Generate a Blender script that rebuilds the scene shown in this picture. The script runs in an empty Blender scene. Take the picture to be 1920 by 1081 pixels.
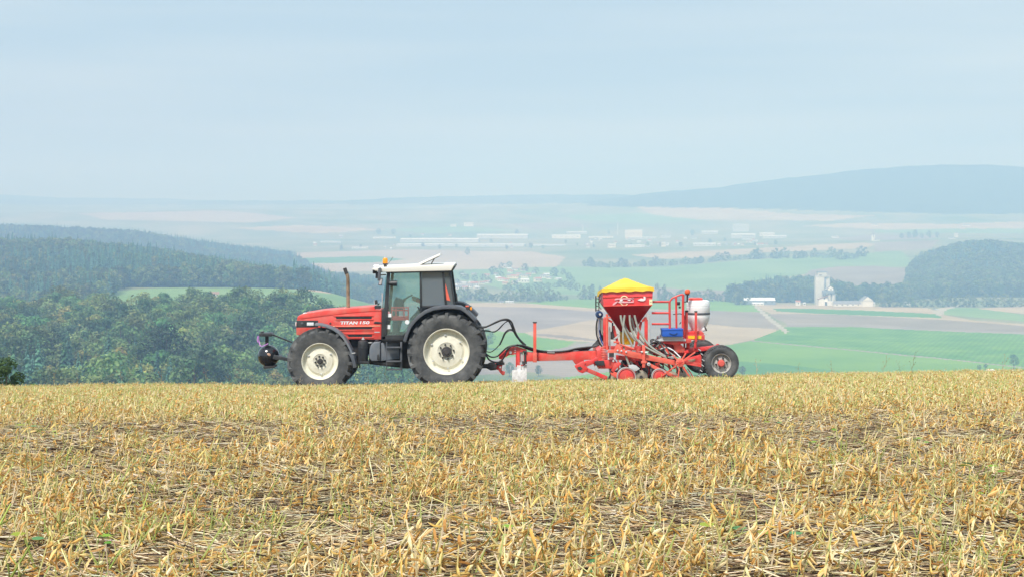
import bpy, bmesh, math, random
import numpy as np
from mathutils import Vector, Matrix, noise as mnoise

random.seed(7); RNG = np.random.default_rng(11)
SC = bpy.context.scene
COL = SC.collection
R = math.radians

# ------------------------------------------------------------------ camera, sky, sun, exposure
FPX, CAM_D, CAM_Z, HOR = 3200.0, 40.0, 4.0, 395.0      # focal length in photo pixels, set-back, eye height, horizon row
cam_data = bpy.data.cameras.new('camera'); cam = bpy.data.objects.new('camera', cam_data); COL.objects.link(cam)
cam.location = (0, -CAM_D, CAM_Z); cam.rotation_euler = (R(90), 0, 0)
cam_data.sensor_width = 36; cam_data.lens = 36 * FPX / 1920
cam_data.shift_y = -(540.5 - HOR) / 1920
cam_data.clip_start = 0.1; cam_data.clip_end = 60000
SC.camera = cam

SUN_EL, SUN_AZ = 54, 208            # degrees; azimuth clockwise from +Y (behind the camera, to its left)
world = bpy.data.worlds.new('World'); SC.world = world; world.use_nodes = True
nt = world.node_tree; nt.nodes.clear()
sky = nt.nodes.new('ShaderNodeTexSky'); sky.sky_type = 'NISHITA'; sky.sun_disc = False
sky.sun_elevation = R(SUN_EL); sky.sun_rotation = R(SUN_AZ); sky.air_density = 1.0; sky.dust_density = 3.0; sky.altitude = 300
tc = nt.nodes.new('ShaderNodeTexCoord')
mp = nt.nodes.new('ShaderNodeMapping'); mp.inputs['Scale'].default_value = (2.6, 2.6, 34)
nz = nt.nodes.new('ShaderNodeTexNoise'); nz.inputs['Scale'].default_value = 1.0; nz.inputs['Detail'].default_value = 4; nz.inputs['Roughness'].default_value = 0.45
rp = nt.nodes.new('ShaderNodeValToRGB')
rp.color_ramp.elements[0].position = 0.34; rp.color_ramp.elements[0].color = (4.4, 5.75, 6.9, 1)
rp.color_ramp.elements[1].position = 0.66; rp.color_ramp.elements[1].color = (5.75, 6.7, 7.3, 1)
mx = nt.nodes.new('ShaderNodeMix'); mx.data_type = 'RGBA'; mx.inputs[0].default_value = 0.9     # overcast veil over the clear sky
bg = nt.nodes.new('ShaderNodeBackground'); bg.inputs['Strength'].default_value = 0.064
wo = nt.nodes.new('ShaderNodeOutputWorld')
L = nt.links.new
L(tc.outputs['Generated'], mp.inputs['Vector']); L(mp.outputs['Vector'], nz.inputs['Vector']); L(nz.outputs['Fac'], rp.inputs['Fac'])
L(sky.outputs['Color'], mx.inputs[6]); L(rp.outputs['Color'], mx.inputs[7]); L(mx.outputs[2], bg.inputs['Color']); L(bg.outputs['Background'], wo.inputs['Surface'])

sun_data = bpy.data.lights.new('sun', 'SUN'); sun = bpy.data.objects.new('sun', sun_data); COL.objects.link(sun)
sun_data.energy = 2.6; sun_data.angle = R(14); sun_data.color = (1.0, 0.96, 0.9)
_az, _el = R(SUN_AZ), R(SUN_EL)
sd = Vector((math.sin(_az) * math.cos(_el), math.cos(_az) * math.cos(_el), math.sin(_el)))
sun.rotation_euler = sd.to_track_quat('Z', 'Y').to_euler()

SC.view_settings.view_transform = 'Standard'; SC.view_settings.look = 'None'
SC.view_settings.exposure = 0.93; SC.view_settings.gamma = 1.0; SC.view_settings.use_curve_mapping = False
SC.render.engine = 'CYCLES'
cy = SC.cycles
cy.max_bounces = 6; cy.diffuse_bounces = 3; cy.glossy_bounces = 3; cy.transmission_bounces = 4; cy.transparent_max_bounces = 12; cy.volume_bounces = 2
cy.use_denoising = True
try: cy.denoiser = 'OPENIMAGEDENOISE'
except Exception: pass
cy.use_adaptive_sampling = False
cy.caustics_reflective = False; cy.caustics_refractive = False

# ------------------------------------------------------------------ materials
def nodes_of(name):
    m = bpy.data.materials.new(name); m.use_nodes = True
    return m, m.node_tree, m.node_tree.nodes['Principled BSDF']

def mat(name, col, rough=0.6, metal=0.0, var=0.12, scale=6.0, dirt=None, dirt_amt=0.0, dirt_scale=3.0, bump=0.0, bump_scale=40.0, spec=0.5, coat=0.0):
    m, t, b = nodes_of(name)
    b.inputs['Roughness'].default_value = rough; b.inputs['Metallic'].default_value = metal
    b.inputs['Specular IOR Level'].default_value = spec; b.inputs['Coat Weight'].default_value = coat
    g = t.nodes.new('ShaderNodeNewGeometry')
    n = t.nodes.new('ShaderNodeTexNoise'); n.inputs['Scale'].default_value = scale; n.inputs['Detail'].default_value = 5
    t.links.new(g.outputs['Position'], n.inputs['Vector'])
    rmp = t.nodes.new('ShaderNodeValToRGB'); rmp.color_ramp.elements[0].position = .3; rmp.color_ramp.elements[1].position = .7
    a = [max(0, c * (1 - var)) for c in col]; c2 = [min(1, c * (1 + var)) for c in col]
    rmp.color_ramp.elements[0].color = (*a, 1); rmp.color_ramp.elements[1].color = (*c2, 1)
    t.links.new(n.outputs['Fac'], rmp.inputs['Fac'])
    out = rmp.outputs['Color']
    if dirt:
        n2 = t.nodes.new('ShaderNodeTexNoise'); n2.inputs['Scale'].default_value = dirt_scale; n2.inputs['Detail'].default_value = 8; n2.inputs['Roughness'].default_value = .65
        t.links.new(g.outputs['Position'], n2.inputs['Vector'])
        mr = t.nodes.new('ShaderNodeMapRange'); mr.inputs['From Min'].default_value = .42; mr.inputs['From Max'].default_value = .72; mr.inputs['To Max'].default_value = dirt_amt
        t.links.new(n2.outputs['Fac'], mr.inputs['Value'])
        mm = t.nodes.new('ShaderNodeMix'); mm.data_type = 'RGBA'; mm.inputs[7].default_value = (*dirt, 1)
        t.links.new(mr.outputs['Result'], mm.inputs[0]); t.links.new(out, mm.inputs[6]); out = mm.outputs[2]
    t.links.new(out, b.inputs['Base Color'])
    if bump:
        n3 = t.nodes.new('ShaderNodeTexNoise'); n3.inputs['Scale'].default_value = bump_scale; n3.inputs['Detail'].default_value = 6
        t.links.new(g.outputs['Position'], n3.inputs['Vector'])
        bp = t.nodes.new('ShaderNodeBump'); bp.inputs['Strength'].default_value = bump; bp.inputs['Distance'].default_value = .02
        t.links.new(n3.outputs['Fac'], bp.inputs['Height']); t.links.new(bp.outputs['Normal'], b.inputs['Normal'])
    return m

def glass_mat(name, tint, gloss=0.08, rough=0.02, opacity=0.0, opaque_col=(0.1, 0.12, 0.14)):
    m = bpy.data.materials.new(name); m.use_nodes = True; t = m.node_tree; t.nodes.clear()
    o = t.nodes.new('ShaderNodeOutputMaterial'); tr = t.nodes.new('ShaderNodeBsdfTransparent'); tr.inputs['Color'].default_value = (*tint, 1)
    gl = t.nodes.new('ShaderNodeBsdfGlossy'); gl.inputs['Roughness'].default_value = rough; gl.inputs['Color'].default_value = (1, 1, 1, 1)
    df = t.nodes.new('ShaderNodeBsdfDiffuse'); df.inputs['Color'].default_value = (*opaque_col, 1)
    m1 = t.nodes.new('ShaderNodeMixShader'); m1.inputs[0].default_value = opacity
    m2 = t.nodes.new('ShaderNodeMixShader'); m2.inputs[0].default_value = gloss
    t.links.new(tr.outputs[0], m1.inputs[1]); t.links.new(df.outputs[0], m1.inputs[2]); t.links.new(m1.outputs[0], m2.inputs[1]); t.links.new(gl.outputs[0], m2.inputs[2]); t.links.new(m2.outputs[0], o.inputs['Surface'])
    return m

# ------------------------------------------------------------------ object helpers
def tag(o, label=None, cat=None, group=None, kind=None):
    if label: o['label'] = label
    if cat: o['category'] = cat
    if group: o['group'] = group
    if kind: o['kind'] = kind
    return o

def mesh_obj(name, me, m=None, parent=None, loc=None):
    o = bpy.data.objects.new(name, me); COL.objects.link(o)
    if m is not None and len(me.materials) == 0: me.materials.append(m)
    if loc is not None: o.location = loc
    if parent is not None:
        o.parent = parent
        if parent.parent is None and parent.type == 'EMPTY': o.matrix_parent_inverse = Matrix.Translation(-parent.location)
    return o

def mk(name, bm, m, parent=None, smooth=35, loc=None):
    me = bpy.data.meshes.new(name)
    bmesh.ops.recalc_face_normals(bm, faces=bm.faces)
    if smooth:
        for f in bm.faces: f.smooth = True
    bm.to_mesh(me); bm.free()
    if smooth: me.set_sharp_from_angle(angle=R(smooth))
    return mesh_obj(name, me, m, parent, loc)

def thing(name, label, cat, loc, group=None):
    o = bpy.data.objects.new(name, None); COL.objects.link(o); o.location = loc; o.empty_display_size = .3
    return tag(o, label, cat, group)

def raw_mesh(name, verts, faces):
    me = bpy.data.meshes.new(name); me.from_pydata([tuple(v) for v in verts], [], [tuple(f) for f in faces]); me.update(); return me

def q(px, py, Y):                        # where the sight line of a photo position meets the upright plane at depth Y
    d = CAM_D + Y
    return Vector(((px - 960) * d / FPX, Y, CAM_Z - (py - HOR) * d / FPX))

def newbm(): return bmesh.new()

def add_prism(bm, pts, y0, y1, bev=0.0, seg=2):
    """pts: list of (X, Z) world; extruded along Y"""
    a = [bm.verts.new((x, y0, z)) for x, z in pts]; b = [bm.verts.new((x, y1, z)) for x, z in pts]
    n = len(pts); es = []
    f1 = bm.faces.new(a); f2 = bm.faces.new(b[::-1]); fs = [f1, f2]
    for i in range(n): fs.append(bm.faces.new((a[i], b[i], b[(i + 1) % n], a[(i + 1) % n])))
    if bev > 0:
        bmesh.ops.recalc_face_normals(bm, faces=fs)
        es = list({e for f in fs for e in f.edges})
        bmesh.ops.bevel(bm, geom=es, offset=bev, segments=seg, profile=.6, affect='EDGES', clamp_overlap=True)
    return bm

def pz(pts, Y):                          # photo positions -> (X, Z) on the plane Y
    r = []
    for p in pts:
        v = q(p[0], p[1], Y); r.append((v.x, v.z))
    return r

def prism(bm, pts, Y, y0, y1, bev=0.0, seg=2): return add_prism(bm, pz(pts, Y), y0, y1, bev, seg)

def rect(x0, y0, x1, y1): return [(x0, y0), (x1, y0), (x1, y1), (x0, y1)]

def add_box(bm, c, s, bev=0.0, rot=None):
    r = bmesh.ops.create_cube(bm, size=1.0); vs = r['verts']
    M = Matrix.Translation(c) @ (rot.to_4x4() if rot is not None else Matrix()) @ Matrix.Diagonal((s[0], s[1], s[2], 1))
    bmesh.ops.transform(bm, matrix=M, verts=vs)
    if bev:
        es = list({e for v in vs for e in v.link_edges}); bmesh.ops.bevel(bm, geom=es, offset=bev, segments=2, profile=.6, affect='EDGES', clamp_overlap=True)
    return bm

def add_tube(bm, path, r, seg=10, r_end=None, cap=True):
    path = [Vector(p) for p in path]; n = len(path); rings = []
    t0 = (path[1] - path[0]).normalized(); up = Vector((0, 1, 0)) if abs(t0.y) < .9 else Vector((1, 0, 0))
    nrm = t0.cross(up).normalized()
    for i, p in enumerate(path):
        t = (path[min(i + 1, n - 1)] - path[max(i - 1, 0)]).normalized()
        nrm = (nrm - t * nrm.dot(t)).normalized(); bn = t.cross(nrm)
        rr = r if r_end is None else r + (r_end - r) * i / (n - 1)
        rings.append([bm.verts.new(p + (nrm * math.cos(a) + bn * math.sin(a)) * rr) for a in [2 * math.pi * k / seg for k in range(seg)]])
    for i in range(n - 1):
        for k in range(seg): bm.faces.new((rings[i][k], rings[i][(k + 1) % seg], rings[i + 1][(k + 1) % seg], rings[i + 1][k]))
    if cap: bm.faces.new(rings[0][::-1]); bm.faces.new(rings[-1])
    return bm

def smooth_path(pts, sub=6):             # Catmull-Rom through the points
    pts = [Vector(p) for p in pts]; out = []
    for i in range(len(pts) - 1):
        p0, p1, p2, p3 = pts[max(i - 1, 0)], pts[i], pts[i + 1], pts[min(i + 2, len(pts) - 1)]
        for k in range(sub):
            t = k / sub
            out.append(.5 * ((2 * p1) + (p2 - p0) * t + (2 * p0 - 5 * p1 + 4 * p2 - p3) * t * t + (3 * p1 - p0 - 3 * p2 + p3) * t ** 3))
    out.append(pts[-1]); return out

def add_bar(bm, a, b, w, h, bev=0.0):    # rectangular bar from a to b: w along Y, h across
    a, b = Vector(a), Vector(b); d = b - a; x = d.normalized(); y = Vector((0, 1, 0))
    y = (y - x * y.dot(x)).normalized(); z = x.cross(y)
    M = Matrix((x, y, z)).transposed()
    return add_box(bm, (a + b) / 2, (d.length, w, h), bev, M)

def add_lathe(bm, prof, c=(0, 0, 0), seg=40, axis='Y', cap=True):   # prof: list of (r, a) : radius, position along the axis
    rings = []
    for r, a in prof:
        ring = []
        for k in range(seg):
            th = 2 * math.pi * k / seg; u, v = r * math.cos(th), r * math.sin(th)
            p = {'Y': (u, a, v), 'Z': (u, v, a), 'X': (a, u, v)}[axis]
            ring.append(bm.verts.new((c[0] + p[0], c[1] + p[1], c[2] + p[2])))
        rings.append(ring)
    for i in range(len(rings) - 1):
        for k in range(seg):
            if prof[i] != prof[i + 1]: bm.faces.new((rings[i][k], rings[i][(k + 1) % seg], rings[i + 1][(k + 1) % seg], rings[i + 1][k]))
    if cap and prof[0][0] > 1e-4: bm.faces.new(rings[0])
    if cap and prof[-1][0] > 1e-4: bm.faces.new(rings[-1][::-1])
    bmesh.ops.remove_doubles(bm, verts=[v for r in rings for v in r], dist=1e-5)
    return bm

def copy_tree(o, parent=None, off=None):
    c = o.copy(); COL.objects.link(c)
    if parent is not None: c.parent = parent
    if off is not None: c.location = Vector(o.location) + Vector(off)
    for ch in list(o.children): copy_tree(ch, c)
    return c
HAZE_TOP, HAZE_DENS, HAZE_COL = 200, 4.3e-4, (.40, .62, .96)
# ------------------------------------------------------------------ terrain
def hash2(ix, iy, s): 
    h = np.sin(ix * 127.1 + iy * 311.7 + s * 74.7) * 43758.5453
    return h - np.floor(h)
def vnoise(x, y, s=0):
    ix, iy = np.floor(x), np.floor(y); fx, fy = x - ix, y - iy
    fx = fx * fx * (3 - 2 * fx); fy = fy * fy * (3 - 2 * fy)
    a, b, c, d = hash2(ix, iy, s), hash2(ix + 1, iy, s), hash2(ix, iy + 1, s), hash2(ix + 1, iy + 1, s)
    return (a * (1 - fx) + b * fx) * (1 - fy) + (c * (1 - fx) + d * fx) * fy - .5

FIELD_D = [-40, 0, 6.4, 10, 15, 25, 32, 36, 38, 40, 42.5, 45, 50, 60]
FIELD_H = [1.3, 1.25, 1.40, 1.62, 1.95, 2.82, 3.42, 3.80, 3.98, 4.17, 4.33, 4.72, 5.75, 8.0]
def field_z(X, Y):
    D = np.asarray(Y, float) + CAM_D; X = np.asarray(X, float)
    h = np.interp(D, FIELD_D, FIELD_H)
    dz = np.interp(X, [-30, -12, -4.5, -1.5, 4.9, 12, 30], [-.12, -.09, -.05, 0, .15, .26, .5])
    return CAM_Z - h + dz * np.clip(D / 40, 0, 1.3) + .05 * vnoise(X * .7, D * .7, 3) + .03 * vnoise(X * 2.3, D * 2.3, 5)

DK = [46, 60, 120, 250, 350, 500, 650, 780, 900, 1100, 1250, 1390, 1500, 1700, 1950, 2200, 2450, 2700, 2900, 3200, 3600, 4300, 5400, 6500, 7300, 7800, 8600, 9800, 12000, 17000]
def yz(*a): return list(a)
FAR_L = [-103, -97, -97, -97, -55, -36, 12, 56, 84, 60]
COLS = {
 -700: [-1.6, -5, -18, -44, -56, -52, -48, -44, -60, -66, -60, -50, -38, -28, -50, -70, -75, -60, -30, -40, -80] + FAR_L[1:],
 0:    [-1.6, -5, -18, -44, -57, -60, -58, -55, -70, -74, -66, -56, -50, -41, -62, -75, -78, -62, -36, -45, -90] + FAR_L[1:],
 130:  [-1.5, -5, -18, -44, -57, -61, -58, -51, -68, -70, -62, -57, -50, -41, -64, -78, -80, -66, -39, -50, -92] + FAR_L[1:],
 250:  [-1.5, -5, -18, -46, -58, -62, -58, -51, -68, -59, -58, -58.5, -52, -48, -66, -80, -82, -70, -44, -55, -95] + FAR_L[1:],
 450:  [-1.5, -5, -19, -48, -62, -66, -59, -52, -68, -59, -58, -58, -60, -66, -76, -88, -90, -84, -75, -80, -98] + FAR_L[1:],
 600:  [-1.4, -5, -20, -50, -66, -70, -64, -58, -68, -60, -59, -60, -70, -84, -92, -98, -100, -100, -98, -98, -101] + FAR_L[1:],
 720:  [-1.4, -5, -21, -52, -66, -72, -72, -73, -80, -74, -72, -74, -86, -95, -98, -104, -108, -110, -108, -105, -102] + FAR_L[1:],
 830:  [-1.3, -5, -21, -54, -71, -78, -82, -88, -97, -100, -98, -96, -97, -99, -100, -107, -111, -112, -110, -107, -103] + FAR_L[1:],
 900:  [-1.3, -5, -22, -60, -84, -100, -108, -112, -114, -116, -114, -111, -108, -104, -102, -110, -114, -114, -112, -108, -103] + FAR_L[1:],
 1100: [-1.2, -5, -22, -60, -84, -100, -108, -113, -115, -117, -116, -113, -110, -106, -105, -112, -114, -113, -110, -104, -98, -90, -97, -97, -53, -36, 31, 66, 95, 80],
 1300: [-1.0, -5, -22, -60, -84, -100, -108, -113, -115, -117, -117, -116, -115, -113, -112, -114, -116, -113, -108, -101, -96, -86, -94, -94, -50, -28, 112, 100, 80, 80],
 1450: [-1.0, -5, -22, -60, -84, -100, -108, -113, -115, -117, -117, -117, -117, -116, -116, -117, -116, -112, -106, -99, -92, -82, -90, -92, -46, -10, 157, 120, 90, 80],
 1600: [-.9, -5, -22, -60, -84, -100, -108, -113, -115, -117, -117, -117, -117, -117, -117, -117, -116, -112, -104, -96, -86, -74, -84, -88, -40, 10, 211, 160, 100, 80],
 1700: [-.9, -5, -22, -60, -84, -100, -108, -113, -115, -117, -117, -117, -117, -117, -117, -117, -112, -104, -96, -96, -88, -72, -80, -84, -36, 18, 232, 190, 110, 80],
 1790: [-.8, -5, -22, -60, -84, -100, -108, -113, -115, -117, -117, -117, -117, -117, -117, -116, -104, -84, -66, -86, -86, -70, -76, -80, -32, 22, 240, 200, 120, 80],
 1850: [-.8, -5, -22, -60, -84, -100, -108, -113, -115, -117, -117, -117, -117, -117, -117, -116, -103, -80, -60, -82, -86, -70, -76, -80, -32, 22, 241, 200, 120, 80],
 1920: [-.8, -5, -22, -60, -84, -100, -108, -113, -115, -117, -117, -117, -117, -117, -117, -116, -105, -86, -68, -86, -88, -74, -78, -82, -34, 20, 228, 200, 120, 80],
 2620: [-.6, -5, -22, -60, -84, -100, -108, -113, -115, -117, -117, -117, -117, -117, -117, -117, -114, -108, -100, -98, -92, -80, -84, -86, -40, 10, 170, 150, 110, 80],
}
UK = sorted(COLS); CZ = np.array([COLS[u] for u in UK], float)
DK2 = DK[:-11] + [3100, 3350, 3700, 4200, 4700, 5000, 5250, 5700, 6900, 12500, 20000]      # the far valley stands closer than first surveyed
CZ = CAM_Z - (CAM_Z - CZ) * (np.array(DK2, float) / np.array(DK, float)); DK = DK2
GU = np.arange(-700, 2621, 5.0); GD = np.concatenate([np.geomspace(46, 1000, 150)[:-1], np.geomspace(1000, 3000, 270)[:-1], np.geomspace(3000, 6000, 170)[:-1], np.geomspace(6000, 20000, 70)])
def build_grid():
    ld = np.log(GD); zc = np.array([np.interp(ld, np.log(DK), row) for row in CZ])          # [col, D]
    Z = np.array([np.interp(GU, UK, zc[:, j]) for j in range(len(GD))])                       # [D, U]
    def blur(a, k, ax):
        w = np.exp(-np.linspace(-2, 2, 2 * k + 1) ** 2); w /= w.sum()
        p = np.apply_along_axis(lambda v: np.convolve(np.pad(v, k, mode='edge'), w, 'valid'), ax, a); return p
    Zb = blur(blur(Z, 5, 0), 9, 1)
    D2, U2 = np.meshgrid(GD, GU, indexing='ij'); X = (U2 - 960) * D2 / FPX; Y = D2 - CAM_D
    near = np.clip((D2 - 46) / 30, 0, 1)
    nz_ = 7 * vnoise(X / 90, Y / 90, 1) + 3 * vnoise(X / 37, Y / 37, 2)
    left = np.clip((850 - U2) / 250, 0, 1) * np.clip((D2 - 250) / 200, 0, 1) * np.clip((1080 - D2) / 200, 0, 1)
    Zb = Zb + nz_ * left + 2.0 * vnoise(X / 150, Y / 150, 4) * np.clip((D2 - 300) / 600, 0, 1)
    far = np.clip((D2 - 4950) / 700, 0, 1)
    Zb = Zb + far * (6 * vnoise(X / 230, Y / 230, 6) + 5 * vnoise(X / 70, Y / 70, 8) + 3 * vnoise(X / 30, Y / 30, 9))
    vf = np.clip((D2 - 5400) / 900, 0, 1) * np.clip((1350 - U2) / 200, 0, 1)
    Zb = Zb + vf * (70 * vnoise(X / 1500, Y / 1500, 61) + 26 * vnoise(X / 500, Y / 500, 62) - 6)
    fz = field_z(X, Y) - .05
    Zb = Zb * near + fz * (1 - near)
    return X, Y, Zb
GX, GY, GZ = build_grid()
def _interp(u, D):
    fi = np.interp(np.log(D), np.log(GD), np.arange(len(GD))); fj = (np.asarray(u, float) - GU[0]) / 5.0
    fi = np.clip(fi, 0, len(GD) - 1.001); fj = np.clip(fj, 0, len(GU) - 1.001)
    i, j = np.floor(fi).astype(int), np.floor(fj).astype(int); a, b = fi - i, fj - j
    return (GZ[i, j] * (1 - b) + GZ[i, j + 1] * b) * (1 - a) + (GZ[i + 1, j] * (1 - b) + GZ[i + 1, j + 1] * b) * a
def ground_z(X, Y):
    D = np.asarray(Y, float) + CAM_D; u = np.asarray(X, float) * FPX / D + 960
    return np.where(D < 46.5, field_z(X, Y), _interp(u, np.maximum(D, 46)))
def ground_hit(px, py, dmin=300):         # first place beyond dmin where a photo position's sight line meets the terrain
    Ds = np.geomspace(dmin, 16800, 1500); z = _interp(np.full_like(Ds, px), Ds)
    s = CAM_Z - (py - HOR) * Ds / FPX; k = np.argmax(s <= z)
    if s[k] > z[k]: k = len(Ds) - 1
    D = Ds[k]; return Vector(((px - 960) * D / FPX, D - CAM_D, float(z[k])))

def field_mat(name, c1, c2, scale=.02, stripe=0.0, stripe_dir=0.0, stripe_scale=.5, fine=0.0):
    m, t, b = nodes_of(name); b.inputs['Roughness'].default_value = .9; b.inputs['Specular IOR Level'].default_value = .15
    g = t.nodes.new('ShaderNodeNewGeometry')
    n = t.nodes.new('ShaderNodeTexNoise'); n.inputs['Scale'].default_value = scale; n.inputs['Detail'].default_value = 7; n.inputs['Roughness'].default_value = .6
    t.links.new(g.outputs['Position'], n.inputs['Vector'])
    rr = t.nodes.new('ShaderNodeValToRGB'); rr.color_ramp.elements[0].position = .32; rr.color_ramp.elements[1].position = .68
    rr.color_ramp.elements[0].color = (*c1, 1); rr.color_ramp.elements[1].color = (*c2, 1)
    t.links.new(n.outputs['Fac'], rr.inputs['Fac']); out = rr.outputs['Color']
    if stripe:
        mpn = t.nodes.new('ShaderNodeMapping'); mpn.inputs['Rotation'].default_value = (0, 0, R(stripe_dir)); t.links.new(g.outputs['Position'], mpn.inputs['Vector'])
        w = t.nodes.new('ShaderNodeTexWave'); w.inputs['Scale'].default_value = stripe_scale; w.inputs['Distortion'].default_value = 1.2; w.inputs['Detail'].default_value = 3; w.inputs['Detail Scale'].default_value = .4
        t.links.new(mpn.outputs['Vector'], w.inputs['Vector'])
        mm = t.nodes.new('ShaderNodeMix'); mm.data_type = 'RGBA'; mm.blend_type = 'MULTIPLY'; mm.inputs[0].default_value = stripe
        t.links.new(out, mm.inputs[6]); t.links.new(w.outputs['Color'], mm.inputs[7]); out = mm.outputs[2]
    t.links.new(out, b.inputs['Base Color']); return m

FM = dict(
 base=field_mat('valley_meadow', (.10, .17, .06), (.33, .29, .17), .005),
 forest=field_mat('forest_floor', (.03, .045, .02), (.05, .06, .03), .05),
 hill=field_mat('far_wooded_hill', (.02, .04, .03), (.05, .075, .045), .02),
 lgreen=field_mat('light_green_crop', (.13, .29, .03), (.21, .37, .05), .012, .22, 70, .03),
 mgreen=field_mat('green_crop_rows', (.07, .22, .02), (.17, .33, .04), .03, .2, 20, .06),
 dgreen=field_mat('dark_green_crop', (.06, .19, .03), (.11, .25, .045), .02),
 pgreen=field_mat('pale_green_meadow', (.14, .26, .08), (.24, .35, .13), .008, .12, 40, .02),
 brown=field_mat('ploughed_soil', (.24, .19, .14), (.34, .275, .205), .012, .18, 75, .03),
 dbrown=field_mat('dark_soil', (.25, .205, .17), (.37, .31, .255), .012, .15, 60, .03),
 tan=field_mat('tan_stubble', (.38, .29, .18), (.52, .41, .27), .012, .12, 80, .03),
 ptan=field_mat('pale_tan_field', (.36, .28, .19), (.46, .37, .26), .005),
 track=field_mat('gravel_track', (.36, .31, .23), (.48, .43, .33), .05),
 slope=field_mat('rough_slope_grass', (.09, .14, .05), (.2, .22, .1), .2),
)
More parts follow.
